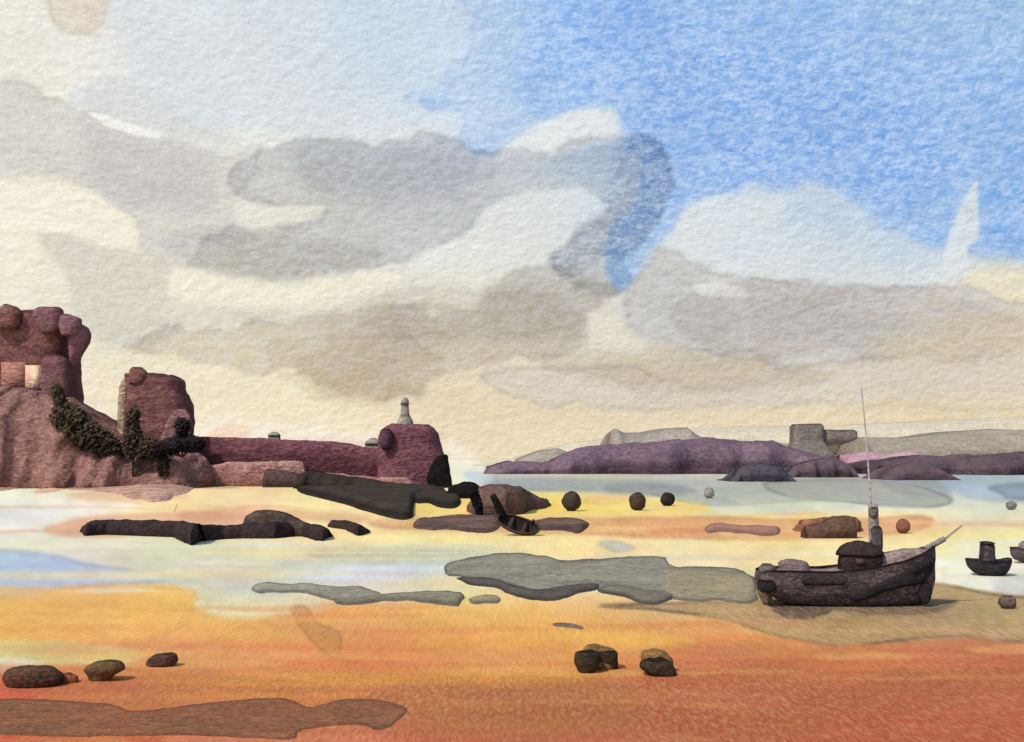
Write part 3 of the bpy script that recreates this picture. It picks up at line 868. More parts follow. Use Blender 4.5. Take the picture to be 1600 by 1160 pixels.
for k_, (pts, h_, ca, cb) in enumerate((([(-140, 752), (-60, 764), (0, 766), (60, 764), (130, 768), (190, 772), (225, 786), (262, 782), (292, 764), (320, 757), (320, 750), (0, 748)], .9, (176, 132, 116), (142, 104, 96)),
                                        ([(60, 770), (120, 764), (190, 768), (300, 756), (420, 757), (476, 760), (470, 752), (300, 748), (80, 760)], .35, (226, 184, 150), (200, 156, 134)))):
    o = mound('sand_bank', pts, h_, stone('bank_sand', ca, cb, 240, c=(236, 200, 166), gran=.7, rim=0, strength=.4), seed=61 + k_, edge=14, warp=9, step=2.0)
    tag(o, kind='structure')
KY = 262
c0 = Vector((xat(40, KY), KY, 20))
t = empty('castle_keep', c0, 'big ruined castle keep with knobbly battlements at the left edge above the cliff', 'castle')
m = MB()
zloft(m, [(492, -66, 100), (500, -70, 112), (530, -70, 113), (556, -70, 114), (575, -68, 112), (612, -68, 116), (650, -66, 120)], KY, 18, e=6, n=40, seg=48)
m.jitter(.35, .25, 1).build('wall', M_keep, t, c0)
for rows, mt, sd in (([(476, 8, 16), (480, 2, 28), (490, -4, 36), (505, -6, 34), (515, -4, 28)], M_keep, 1),
                     ([(481, 62, 94), (485, 54, 98), (495, 52, 98), (510, 58, 96), (520, 66, 86)], M_keep_hi, 2),
                     ([(492, 96, 110), (498, 94, 126), (512, 92, 128), (525, 98, 122)], M_keep_hi, 3)):
    m = MB()
    zloft(m, rows, KY - 9.4 + sd * .35, 4.5, e=2.6, n=16)
    m.jitter(.15, .5, sd).build('battlement', mt, t, c0)
m = MB()
zloft(m, [(508, 118, 130), (512, 112, 137), (522, 110, 141), (535, 109, 139), (550, 110, 130), (566, 110, 120), (575, 110, 116)], KY - 6, 6, e=2.4)
m.jitter(.15, .5, 4).build('corner_turret', M_keep_hi, t, c0)
m = MB()
zloft(m, [(556, 76, 98), (562, 68, 106), (580, 65, 108), (612, 64, 108), (640, 62, 110)], KY - 8.6, 4, e=3.2)
m.jitter(.15, .4, 5).build('buttress', stone('buttress', (112, 76, 82), (124, 88, 86), 255, gran=.4, rim=.6), t, c0)
# the pale opening with its reveal, and the rosy wall beside it
fy = KY - 9.3
w = MB()
box(w, (xat(3, fy), fy - .25, zat(612, fy)), (xat(41, fy), fy + .6, zat(566, fy)))
w.jitter(.12, .5, 6).build('plastered_bay', M_pink, t, c0)
w = MB()
box(w, (xat(40.6, fy), fy - .3, zat(611, fy)), (xat(64, fy), fy + .5, zat(571, fy)))
wo = w.jitter(.1, .5, 7).build('window', M_pale, t, c0)
w = MB()
box(w, (xat(49, fy), fy - .42, zat(609, fy)), (xat(62, fy), fy - .31, zat(573, fy)))
w.jitter(.08, .5, 8).build('pane', stone('pane_glow', (246, 206, 172), (240, 196, 160), 255, gran=.2, rim=0), wo, c0)
w = MB()
zloft(w, [(606, 22, 62), (612, 12, 62), (626, 9, 62), (634, 12, 60), (640, 20, 40)], fy - 1.4, 2.2, e=4)
w.jitter(.12, .5, 9).build('terrace_wall', M_keep_hi, t, c0)

TY = 258
c0 = Vector((xat(245, TY), TY, 8))
t = empty('ruined_tower', c0, 'square broken tower with a stepped top standing between the bushes', 'tower')
m = MB()
zloft(m, [(586, 202, 264), (590, 201, 276), (596, 202, 284), (612, 203, 285), (618, 204, 291), (630, 204, 296), (660, 203, 297), (700, 200, 296), (725, 198, 297)], TY, 12, e=5, n=36, seg=44)
m.jitter(.3, .3, 11).build('wall', M_keep, t, c0)
m = MB()
zloft(m, [(574, 208, 221), (578, 203, 227), (586, 202, 232), (600, 203, 226)], TY - 4.4, 3.4, e=2.6, n=12)
m.jitter(.1, .5, 12).build('turret', M_keep, t, c0)
m = MB()
zloft(m, [(592, 196, 204), (605, 190, 206), (640, 187, 206), (700, 188, 206), (720, 188, 206)], TY - 2, 6, e=3)
m.jitter(.25, .4, 13).build('buttress', stone('tan_buttress', (178, 154, 126), (150, 124, 104), 255, gran=.6, rim=.1), t, c0)
m = MB()
zloft(m, [(640, 276, 290), (650, 266, 296), (680, 252, 297), (700, 250, 297), (725, 250, 297)], TY - 5.7, 1.2, e=5)
m.jitter(.2, .4, 14).build('facing', stone('rose_facing', (150, 112, 110), (126, 88, 88), 255, gran=.5, rim=.2), t, c0)


def bush(name, lobes, Y, cols, label, n, seed):
    """shrub: a short trunk and a crown of many small leaves filling a few lobes (px, py, rx, ry)"""
    rnd = random.Random(seed)
    mm = Y / F
    bx, by = lobes[0][0], max(l[1] + l[3] for l in lobes)
    c = at(bx, by - 4, Y)
    t = empty(name, c, label, 'bush', 'dark bushes below the castle')
    tr = MB()
    for (x, y, rx, ry, an) in lobes:
        tube(tr, c + Vector((0, 0, -.4)), at(x, y, Y), .22, .07, 7, 5)
    tr.build('trunk', stone(name + '_bark', (58, 46, 40), (70, 56, 46), Y), t, c)
    cr = MB()
    tot = sum(l[2] * l[3] for l in lobes)
    for (x, y, rx, ry, an) in lobes:
        ca, sa = math.cos(an), math.sin(an)
        for i in range(int(n * rx * ry / tot)):
            while True:
                u, v, w = (rnd.uniform(-1, 1) for _ in range(3))
                q = u * u + v * v + w * w
                if q < 1 and (q > .2 or rnd.random() < .5):
                    break
            dx, dz = u * rx * mm, -v * ry * mm
            p = at(x, y, Y) + Vector((dx * ca - dz * sa, w * min(rx, ry) * mm * 1.1, dx * sa + dz * ca))
            s = rnd.uniform(.3, .72)
            nn = (Vector((-.35, -.6, .7)) + Vector((rnd.gauss(0, .28), rnd.gauss(0, .28), rnd.gauss(0, .28)))).normalized()
            a = nn.orthogonal().normalized()
            a.rotate(Quaternion(nn, rnd.uniform(0, 6.28)))
            b = nn.cross(a)
            k = cr.ring([p - a * s, p + b * s * .55, p + a * s, p - b * s * .55], 0)
            cr.f.append(tuple(k))
    cr.build('crown', stone(name + '_leaf', cols[0], cols[1], Y, gran=.12, rim=0, strength=.1), t, c, smooth=False)
    return t


bush('slope_bush', [(140, 682, 60, 26, -.52), (112, 655, 34, 24, -.7), (92, 620, 11, 24, .25), (100, 658, 26, 12, -.2), (175, 705, 20, 18, -.6)], 239, ((70, 58, 47), (84, 70, 54)), 'large dark brown bush leaning down the slope below the castle keep', 4200, 1)
bush('tower_bush', [(208, 690, 16, 28, 0), (206, 660, 11, 28, -.15), (238, 700, 26, 16, -.6), (252, 722, 12, 26, .25), (225, 705, 26, 14, -.2)], 238, ((68, 54, 45), (80, 66, 52)), 'brown bush with an upright spike in front of the foot of the broken tower', 3200, 2)
bush('wall_bush', [(285, 694, 34, 14, .05), (284, 668, 12, 15, 0), (247, 702, 14, 13, 0), (306, 694, 14, 12, 0), (265, 700, 20, 11, 0)], 237, ((40, 32, 36), (50, 40, 42)), 'small blackish bush where the harbour wall meets the broken tower', 2800, 3)

# ------------------------------------------------------------------ harbour wall with its bastion and light
WY = 258
M_wall = stone('harbour_stone', (106, 64, 72), (122, 78, 82), 255, c=(158, 112, 112), gran=.6, rim=.6, strength=.6)
M_foot = stone('footing_stone', (176, 130, 124), (152, 106, 104), 250, c=(214, 176, 150), gran=.6, rim=.15, strength=.6)
c0 = Vector((xat(440, WY), WY, 0))
t = empty('harbour_wall', c0, 'long purple brown harbour wall running from the tower to the round bastion', 'wall')
m = MB()
xloft(m, [(288, 688, 760), (300, 683, 760), (400, 684, 760), (430, 687, 760), (520, 690, 760), (560, 697, 760), (612, 704, 760)], 3, 6, Yf=WY, n=110, p=.3)
m.jitter(.22, .35, 21).build('stone_wall', M_wall, t, c0)
m = MB()
xloft(m, [(284, 738, 757), (310, 730, 757), (360, 722, 755), (420, 722, 755), (440, 720, 755), (474, 721, 755), (478, 735, 755), (560, 744, 755), (640, 748, 755)], 2.0, 3, Yf=WY - 3, n=90, p=.4)
m.jitter(.25, .4, 22).build('footing', M_foot, t, c0)

M_grey = stone('grey_slate', (158, 150, 136), (146, 138, 126), 258, gran=.3, rim=.8, strength=.35)


def hut(name, xl, xr, pt, pb, label, Y=262):
    c0 = at((xl + xr) / 2, pb, Y)
    t = empty(name, c0, label, 'hut')
    a = MB()
    zloft(a, [(pt + (pb - pt) * .45, xl + 1, xr - 1), (pb + 3, xl, xr)], Y, 2.2, e=6, n=6)
    a.jitter(.05, .7, xl).build('wall', M_grey, t, c0)
    a = MB()
    zloft(a, [(pt, (xl * 2 + xr) / 3, (xl + xr * 2) / 3), (pt + (pb - pt) * .2, xl + 2, xr - 2), (pt + (pb - pt) * .47, xl - .5, xr + .5)], Y - .05, 2.6, e=4, n=7)
    a.jitter(.05, .7, xl + 2).build('roof', M_grey, t, c0)


hut('watch_hut', 419, 438, 675, 688, 'tiny pale grey hut on top of the middle of the harbour wall')
hut('wall_hut', 570, 596, 685, 705, 'pale grey hut on the harbour wall tucked against the round bastion')

c0 = Vector((xat(648, WY), WY, 0))
t = empty('round_bastion', c0, 'tall rounded purple bastion at the seaward end of the harbour wall', 'bastion')
m = MB()
zloft(m, [(664, 612, 668), (668, 602, 678), (676, 596, 684), (690, 592, 687), (700, 592, 690), (715, 592, 697), (730, 592, 701), (768, 590, 704)], WY, 15, e=3, n=44, seg=52)
m.jitter(.3, .3, 31).build('wall', M_wall, t, c0)
m = MB()
zloft(m, [(670, 598, 608), (674, 594, 612), (688, 591, 613), (698, 594, 610), (703, 598, 606)], WY - 7.2, 3, e=2.4, n=14)
m.jitter(.1, .5, 32).build('corner_turret', stone('dark_turret', (92, 62, 74), (100, 70, 80), 255, gran=.35, rim=.9), t, c0)
m = MB()
zloft(m, [(746, 596, 630), (749, 588, 642), (756, 584, 648), (764, 584, 648)], WY - 7.8, 2.4, e=2.4, n=10)
m.jitter(.12, .5, 33).build('footing', M_foot, t, c0)

LY = 258
c0 = at(632, 667, LY)
t = empty('lighthouse', c0, 'slim pale grey lighthouse standing on top of the round bastion', 'lighthouse')
m = MB()
zloft(m, [(648, 626, 640), (652, 624, 642), (657, 621, 645), (663, 619, 646), (670, 619, 646)], LY, 3.6, e=2.2, n=10)
m.build('base', M_grey, t, c0)
m = MB()
zloft(m, [(631, 626.5, 638.5), (640, 626.3, 639), (652, 626, 640)], LY, 1.8, e=2.0, n=8, taper=1)
m.build('shaft', M_grey, t, c0)
m = MB()
zloft(m, [(630, 625.2, 639.8), (631.5, 625.2, 639.8)], LY, 2.0, e=2.0, n=3)
m.build('gallery', M_grey, t, c0)
m = MB()
zloft(m, [(621.5, 631, 635), (623, 628.5, 637.5), (625.5, 627, 638.8), (631, 627, 638.5)], LY, 1.6, e=2.0, n=8)
m.build('lantern', M_grey, t, c0)

# ------------------------------------------------------------------ dark rocks at the foot of the wall and on the flats
M_weed = stone('weedy_rock', (46, 40, 34), (60, 51, 42), 190, c=(92, 78, 60), gran=.3, rim=.75, strength=.5)
M_black = stone('black_rock', (24, 20, 20), (32, 27, 25), 200, gran=.2, rim=.5, strength=.5)
M_brown = stone('brown_rock', (100, 78, 70), (80, 62, 58), 170, c=(150, 118, 100), gran=.5, rim=.5, strength=.5)
M_umber = stone('umber_rock', (54, 43, 43), (40, 33, 35), 95, c=(88, 70, 64), gran=.45, rim=.5, strength=.5)


def rock_x(name, cols, depth, back, mat, label, cat='rock', group=None, amp=.15, sc=.6, seed=1, **kw):
    m = MB()
    xloft(m, cols, depth, back, **kw)
    m.jitter(amp, sc, seed)
    px, pb = cols[len(cols) // 2][0], cols[len(cols) // 2][2]
    y = kw.get('Yf') or gd(pb)
    return tag(m.build(name, mat, None, (xat(px, y), y, 0)), label, cat, group)


def rock_z(name, rows, mat, label, depth=None, e=2.5, amp=None, seed=1, cat='rock', group=None, Y=None, n=20):
    pb = rows[-1][0]
    Y0 = Y or gd(pb)
    w = max(r[2] - r[1] for r in rows) * Y0 / F
    d = depth or w * .7
    Yc = Y0 + d * .45
    m = MB()
    zloft(m, rows, Yc, d, e=e, ground=True, n=n)
    m.jitter(amp if amp is not None else w * .03, 3.2 / max(w, .1), seed)
    return tag(m.build(name, mat, None, (xat((rows[-1][1] + rows[-1][2]) / 2, Yc), Yc, 0)), label, cat, group)


t = empty('rock_slope', Vector((xat(580, 200), 200, 0)), 'big dark weedy rock slope running down from the harbour wall to the sand', 'rock')
m = MB()
xloft(m, [(461, 750, 765), (465, 738, 765), (480, 735, 765), (500, 738, 765), (540, 744, 765), (580, 750, 765), (620, 756, 765), (660, 757, 765), (690, 759, 765), (698, 764, 765)], 9, 4, Yf=238, n=110, p=.8, yv=3)
m.jitter(.25, .3, 3).build('ridge', M_weed, t, t.location)
mound('apron', [(466, 762), (500, 762), (600, 763), (690, 764), (690, 774), (660, 780), (646, 790), (645, 808), (630, 813), (604, 808), (570, 798), (530, 786), (490, 776), (470, 770)], 1.1, M_weed, seed=51, edge=7, warp=2, step=1.8, parent=t)
o = mound('rock_tongue', [(640, 772), (680, 766), (700, 770), (716, 778), (719, 788), (710, 795), (690, 794), (672, 787), (650, 786)], .7, M_weed, seed=55, edge=5, warp=2)
tag(o, 'low olive rock tongue poking right from the foot of the dark weedy slope', 'rock')
rock_x('rock_spur', [(412, 737, 741), (416, 732, 748), (440, 735, 752), (466, 741, 756)], 3, 5, stone('arm_rock', (96, 76, 70), (84, 66, 60), 240, gran=.4, rim=.8), 'slim brown rock spur reaching left from the dark weedy slope', amp=.15, seed=4, Yf=247, n=40)
rock_z('rock_stack', [(711, 688, 697), (716, 680, 700), (730, 673, 702), (745, 667, 705), (758, 667, 706), (768, 672, 712), (778, 684, 718)], M_black, 'black rock stack leaning on the seaward corner of the round bastion', depth=5, seed=5, amp=.25, Y=244)
rock_x('black_boulder', [(700, 761, 778), (712, 757, 780), (725, 752, 778), (738, 753, 777), (748, 759, 777), (752, 768, 776)], 4, 4, M_black, 'black boulder lying between the bastion and the brown reef', amp=.2, seed=6, n=40, Yf=180)
rock_z('leaning_boulder', [(762, 732, 745), (770, 731, 748), (782, 736, 752), (792, 740, 755), (797, 744, 754)], M_black, 'narrow black boulder leaning down beside the brown reef', depth=2.2, seed=7, amp=.22, Y=123)
rock_x('brown_reef', [(730, 790, 800), (748, 762, 806), (765, 757, 806), (790, 757, 806), (815, 760, 804), (830, 770, 797), (845, 776, 796), (856, 780, 793), (858, 784, 790)], 5, 12, M_brown, 'brown speckled reef mound just right of the bastion', amp=.25, sc=.3, seed=8, n=70)
mound('flat_reef', [(648, 822), (660, 810), (700, 806), (760, 804), (780, 812), (775, 828), (745, 832), (700, 827), (660, 828)], .35, M_brown, seed=11)
tag(bpy.data.objects['flat_reef'], 'flat brown reef patch on the orange sand left of the dark rowing boat', 'reef')
mound('flat_reef', [(838, 814), (870, 810), (905, 812), (914, 820), (908, 833), (880, 829), (850, 828)], .35, M_brown, seed=12)
tag(bpy.data.objects['flat_reef.001'], 'flat brown reef patch on the orange sand right of the dark rowing boat', 'reef')
mound('flat_reef', [(1106, 826), (1116, 818), (1160, 820), (1200, 819), (1218, 824), (1214, 836), (1190, 839), (1170, 834), (1130, 832), (1112, 836)], .25, stone('rosy_reef', (160, 120, 100), (142, 104, 88), 105, gran=.4, rim=.5), seed=13)
tag(bpy.data.objects['flat_reef.002'], 'long low rosy brown reef on the orange sand far from any boat', 'reef')

rock_x('rock_ledge', [(128, 822, 830), (136, 815, 838), (170, 812, 836), (220, 813, 838), (275, 814, 840), (290, 817, 848), (302, 819, 853), (315, 820, 847), (350, 822, 843), (380, 818, 842), (430, 815, 842), (470, 817, 838), (495, 820, 845), (507, 826, 846), (511, 834, 842)], 1.6, 3, M_umber,
       'long low blackish rock ledge lying across the pale flats below the castle', amp=.12, sc=.7, seed=21, n=150)
rock_x('humped_rock', [(377, 822, 830), (384, 805, 838), (400, 798, 840), (425, 797, 840), (445, 801, 838), (465, 812, 836), (490, 822, 836), (498, 828, 834)], 1.2, 2.5, stone('humped', (88, 72, 62), (66, 54, 50), 95, gran=.35, rim=.9), 'humped brown rock riding on the right half of the long ledge', amp=.1, sc=.8, seed=22, n=60, Yf=gd(838) - .6)
rock_x('short_rock', [(512, 818, 823), (518, 812, 825), (540, 813, 828), (560, 820, 838), (570, 826, 836), (575, 830, 834)], 1.2, 2, M_umber, 'short blackish rock just off the right end of the long ledge', amp=.08, sc=.9, seed=23, n=40)

# the broad grey shelf and its neighbours on the wet sand
M_shelf = stone('shelf_rock', (134, 129, 113), (116, 111, 99), 62, c=(176, 166, 140), gran=.5, rim=.65, strength=.45, sx=.45)
M_shelf2 = stone('olive_shelf', (146, 134, 106), (130, 122, 100), 55, c=(184, 166, 126), gran=.5, rim=.65, strength=.45, sx=.45)
M_shelf_d = stone('shelf_dark', (74, 68, 62), (92, 84, 74), 56, gran=.4, rim=.6, strength=.4, sx=.45)
o = mound('rock_shelf', [(698, 888), (712, 876), (750, 870), (798, 862), (850, 868), (880, 874), (960, 870), (1030, 868), (1052, 884), (1100, 886), (1150, 890), (1182, 904), (1186, 922), (1178, 940), (1130, 940), (1050, 938), (1000, 940), (930, 922), (840, 926), (770, 908), (715, 902)], .06, M_shelf, seed=31, edge=14)
tag(o, 'broad grey rock shelf lying on the wet sand left of the moored boat', 'rock')
mound('dark_edge', [(712, 902), (760, 900), (800, 912), (840, 922), (880, 916), (936, 912), (940, 922), (900, 930), (870, 938), (820, 936), (780, 922), (735, 912)], .10, M_shelf_d, seed=32, parent=o, edge=8)
mound('olive_slab', [(1050, 890), (1110, 890), (1150, 893), (1180, 906), (1184, 924), (1176, 941), (1120, 940), (1056, 938), (1040, 915)], .10, M_shelf2, seed=33, parent=o, edge=10)
mound('front_slab', [(934, 920), (960, 914), (1010, 920), (1060, 928), (1044, 942), (1020, 946), (980, 936), (945, 930)], .11, stone('front_slab', (112, 105, 90), (98, 93, 82), 52, gran=.4, rim=.8, strength=.4, sx=.45), seed=34, parent=o, edge=9)
o = mound('flat_rock', [(397, 922), (410, 912), (460, 912), (520, 914), (580, 922), (604, 932), (590, 942), (540, 944), (510, 938), (470, 928), (430, 926), (404, 930)], .12, stone('grey_flat', (140, 136, 116), (124, 120, 104), 55, gran=.4, rim=.6, strength=.4, sx=.45), seed=35)
tag(o, 'long thin grey flat rock at the edge of the tide pool', 'rock', 'flat rocks in a row on the wet sand')
o = mound('flat_rock', [(520, 940), (560, 930), (610, 926), (680, 922), (722, 926), (729, 938), (715, 948), (680, 946), (640, 938), (580, 944), (530, 946)], .14, stone('olive_flat', (128, 120, 98), (114, 108, 92), 52, gran=.4, rim=.6, strength=.4, sx=.45), seed=36)
tag(o, 'middle olive grey flat rock of the row of three on the wet sand', 'rock', 'flat rocks in a row on the wet sand')
o = mound('flat_rock', [(734, 934), (750, 930), (775, 931), (787, 938), (780, 944), (755, 944), (738, 944)], .12, M_shelf2, seed=37)
tag(o, 'shortest flat rock of the row, nearest the broad grey shelf', 'rock', 'flat rocks in a row on the wet sand')

# two dark blocks and three small rocks on the orange sand
M_blk = stone('umber_block', (66, 54, 40), (52, 42, 34), 35, gran=.3, rim=1, strength=.5)
M_blk_pale = stone('block_pale', (140, 106, 66), (110, 82, 54), 35, gran=.5, rim=.3, strength=.5)


def block(label, pale, lobes, seed):
    c = at((lobes[0][0][-1][1] + lobes[0][0][-1][2]) / 2, lobes[0][0][-1][0], gd(lobes[0][0][-1][0]))
    t = empty('boulder', Vector((c.x, c.y, 0)), label, 'boulder', 'pair of dark boulders on the orange sand')
    m = MB()
    for rows, dep in lobes:
        zloft(m, rows, gd(rows[-1][0]) + dep * .45, dep, e=3.2, ground=True, n=14)
    m.jitter(.035, 3.0, seed).build('rock', M_blk, t, t.location)
    m = MB()
    zloft(m, pale, gd(lobes[0][0][-1][0]) + .95, .7, e=2.6, n=10)
    m.jitter(.05, 4.0, seed + 1).build('crust', M_blk_pale, t, t.location)


block('dark boulder with a notched underside, left of the pair on the orange sand', [(1009, 922, 940), (1014, 912, 958), (1022, 906, 964), (1045, 904, 966)],
      [([(1017, 910, 925), (1020, 898, 934), (1034, 897, 936), (1046, 902, 932), (1053, 908, 920)], .7), ([(1016, 926, 958), (1019, 918, 965), (1030, 918, 966), (1042, 926, 966), (1047, 940, 964)], .7)], 1)
block('dark lens shaped boulder under a brown crust, right of the pair on the orange sand', [(1015, 1010, 1026), (1019, 1002, 1040), (1030, 1002, 1050), (1045, 1004, 1052)],
      [([(1029, 1014, 1034), (1033, 1004, 1046), (1040, 998, 1052), (1048, 1004, 1056), (1055, 1016, 1056), (1058, 1030, 1052)], .9)], 2)
M_olv = stone('olive_rock', (100, 80, 52), (78, 62, 46), 36, c=(150, 112, 76), gran=.4, rim=.7, strength=.5)
rock_z('small_rock', [(1032, 165, 178), (1035, 150, 188), (1040, 136, 193), (1046, 132, 194), (1055, 138, 178), (1066, 142, 168)], M_olv, 'olive wedge shaped rock in the middle of the three at the left', seed=3, cat='rock', group='small rocks on the red sand at the left')
rock_z('small_rock', [(1021, 258, 270), (1024, 240, 276), (1031, 230, 277), (1038, 228, 275), (1043, 234, 252)], stone('umber_small', (84, 64, 54), (60, 48, 44), 37, c=(140, 96, 76), gran=.4, rim=.8), 'smallest dark rock of the three at the left, farthest up the sand', seed=4, group='small rocks on the red sand at the left')
rock_z('small_rock', [(1041, 46, 66), (1045, 14, 82), (1052, 8, 92), (1060, 6, 100), (1068, 10, 92), (1076, 24, 80)], stone('weed_small', (92, 72, 50), (60, 50, 42), 35, c=(160, 96, 66), gran=.5, rim=.4), 'widest dark rock of the three, by the left edge of the photo', seed=5, group='small rocks on the red sand at the left')
rock_z('pebble', [(1052, 92, 110), (1057, 86, 120), (1063, 88, 122), (1068, 96, 118)], stone('red_pebble', (166, 104, 72), (140, 88, 60), 35, gran=.4, rim=.8), 'low reddish stone touching the right side of the widest left rock', seed=6, cat='stone')
o = mound('weed_bank', [(-120, 1110), (-40, 1098), (20, 1092), (110, 1096), (180, 1100), (205, 1110), (260, 1106), (340, 1096), (440, 1090), (465, 1098), (485, 1104), (540, 1092), (600, 1094), (632, 1104), (637, 1114), (610, 1136), (590, 1142), (560, 1132), (470, 1142), (450, 1156), (300, 1150), (150, 1152), (20, 1150), (-120, 1150)], .025,
          stone('weed_bank', (136, 86, 60), (116, 82, 60), 28, c=(176, 116, 82), gran=.55, rim=.35, strength=.4, sx=.5, k=1.05), seed=41, edge=5, warp=4)
tag(o, 'long brown bank of weed across the red sand in the bottom left corner', 'seaweed bank')
o = mound('weed_scrap', [(864, 974), (885, 973), (908, 978), (912, 984), (900, 983), (880, 980), (866, 979)], .05, stone('weed_scrap', (120, 100, 84), (100, 88, 78), 44, gran=.5, rim=.2), seed=42, edge=3, warp=2)
tag(o, 'thin grey scrap of weed on the orange sand above the notched boulder', 'seaweed')
rock_x('brown_rock', [(1246, 826, 830), (1254, 812, 834), (1285, 810, 840), (1310, 806, 834), (1340, 808, 832), (1345, 814, 828)], 1.0, 2, stone('russet', (148, 104, 82), (120, 86, 72), 98, gran=.4, rim=.7), 'two toned russet rock on the yellow sand left of the mast', amp=.1, sc=.9, seed=24, n=40)
rock_x('brown_rock', [(1257, 824, 835), (1265, 820, 840), (1282, 818, 840), (1292, 812, 834), (1322, 805, 831), (1337, 808, 828), (1338, 818, 826)], .6, 1, stone('umber_russet', (104, 78, 62), (86, 66, 58), 95, gran=.35, rim=1), 'darker brown rock leaning on the front of the russet rock', amp=.07, sc=.9, seed=25, n=40, Yf=gd(840) - 1.2)
rock_z('shore_stone', [(931, 1568, 1580), (935, 1562, 1586), (942, 1560, 1588), (948, 1564, 1586), (952, 1570, 1580)], stone('grey_stone', (104, 86, 80), (90, 76, 72), 49, gran=.4, rim=1), 'round greyish stone on the damp sand near the right edge', seed=8, cat='stone')

# ------------------------------------------------------------------ buoys
M_buoy = stone('tarred_buoy', (58, 48, 42), (78, 66, 54), 140, gran=.3, rim=1, strength=.4)
M_buoy_b = stone('black_buoy', (40, 34, 34), (50, 44, 42), 140, gran=.25, rim=.6, strength=.4)
M_red = stone('red_buoy', (132, 86, 70), (110, 72, 62), 98, gran=.35, rim=.8, strength=.4)


def buoy(px, pt, pb, hw, mat, label, ring=False):
    Y = gd(pb)
    c0 = Vector((xat(px, Y), Y, 0))
    t = empty('mooring_buoy', c0, label, 'buoy', 'mooring buoys on the flats')
    m = MB()
    hgt = pb - pt
    rows = [(pt + hgt * (.5 - .5 * math.cos(math.pi * i / 12)), px - hw * max(.12, math.sin(math.pi * i / 12)) ** .8, px + hw * max(.12, math.sin(math.pi * i / 12)) ** .8) for i in range(13)]
    zloft(m, rows, Y + hw * Y / F * .5, 2 * hw * Y / F, e=2.1, n=18, taper=1)
    m.jitter(hw * Y / F * .12, 1.6, px).build('float', mat, t, c0)
    if ring:
        m = MB()
        r = hw * Y / F * .2
        prev = None
        first = None
        cz = zat(pt, Y) + r * .4
        for i in range(12):
            a = 2 * math.pi * i / 12
            q = Vector((c0.x + math.cos(a) * r, Y + hw * Y / F * .5, cz + math.sin(a) * r))
            k = m.ring([q + Vector((math.cos(a) * math.cos(b), math.sin(b), math.sin(a) * math.cos(b))) * r * .3 for b in (0, 1.57, 3.14, 4.71)], .2)
            if prev:
                m.bridge(prev, k)
            else:
                first = k
            prev = k
        m.bridge(prev, first)
        m.build('ring', M_buoy_b, t, c0)


buoy(893, 769, 799, 15, M_buoy, 'brown round buoy nearest the brown reef')
buoy(996, 770, 798, 13, M_buoy, 'brown rimmed round buoy, middle one of the three in a row')
buoy(1043, 770, 791, 11, M_buoy_b, 'black round buoy, right hand one of the three in a row')
buoy(1411, 812, 834, 10.5, M_red, 'dull reddish brown round buoy on the yellow sand right of the mast')
buoy(1580, 783, 797, 8, stone('grey_buoy', (128, 128, 120), (112, 112, 108), 140, gran=.3, rim=.9), 'small grey buoy at the edge of the sea near the right edge')
buoy(1108, 762, 779, 8, stone('pale_buoy', (138, 134, 124), (150, 146, 136), 180, gran=.4, rim=.2), 'faint grey buoy floating at the sea edge below the headland')


# ------------------------------------------------------------------ boats
def hull_mesh(mb, st, Y, beam, rim_top=.5, seg=9):
    """hull lofted from stations (px, sheer py, keel py, fullness) seen from the side at distance Y"""
    S = dense(st, 40)
    prev = None
    for px, ps, pk, fu in S:
        X, zs, zk = xat(px, Y), zat(ps, Y), zat(pk, Y)
        pts, rim = [], []
        for sgn in (-1, 1):
            rr = range(seg) if sgn == -1 else range(seg - 1, -1, -1)
            for s in rr:
                if sgn == 1 and s == seg - 1:
                    continue
                t = s / (seg - 1)             # 0 at the sheer, 1 at the keel
                b = beam / 2 * fu * (1 - t ** 2.6) ** .62 if t < 1 else 0
                pts.append((X, Y + sgn * (b + .015), zs + (zk - zs) * t))
                rim.append(1.0 if s == 0 else (.5 if s == 1 else 0))
        k = mb.ring(pts, rim)
        if prev:
            mb.bridge(prev, k, closed=False)
        else:
            mb.cap(k)
        prev = k
    mb.cap(prev, True)
    return S


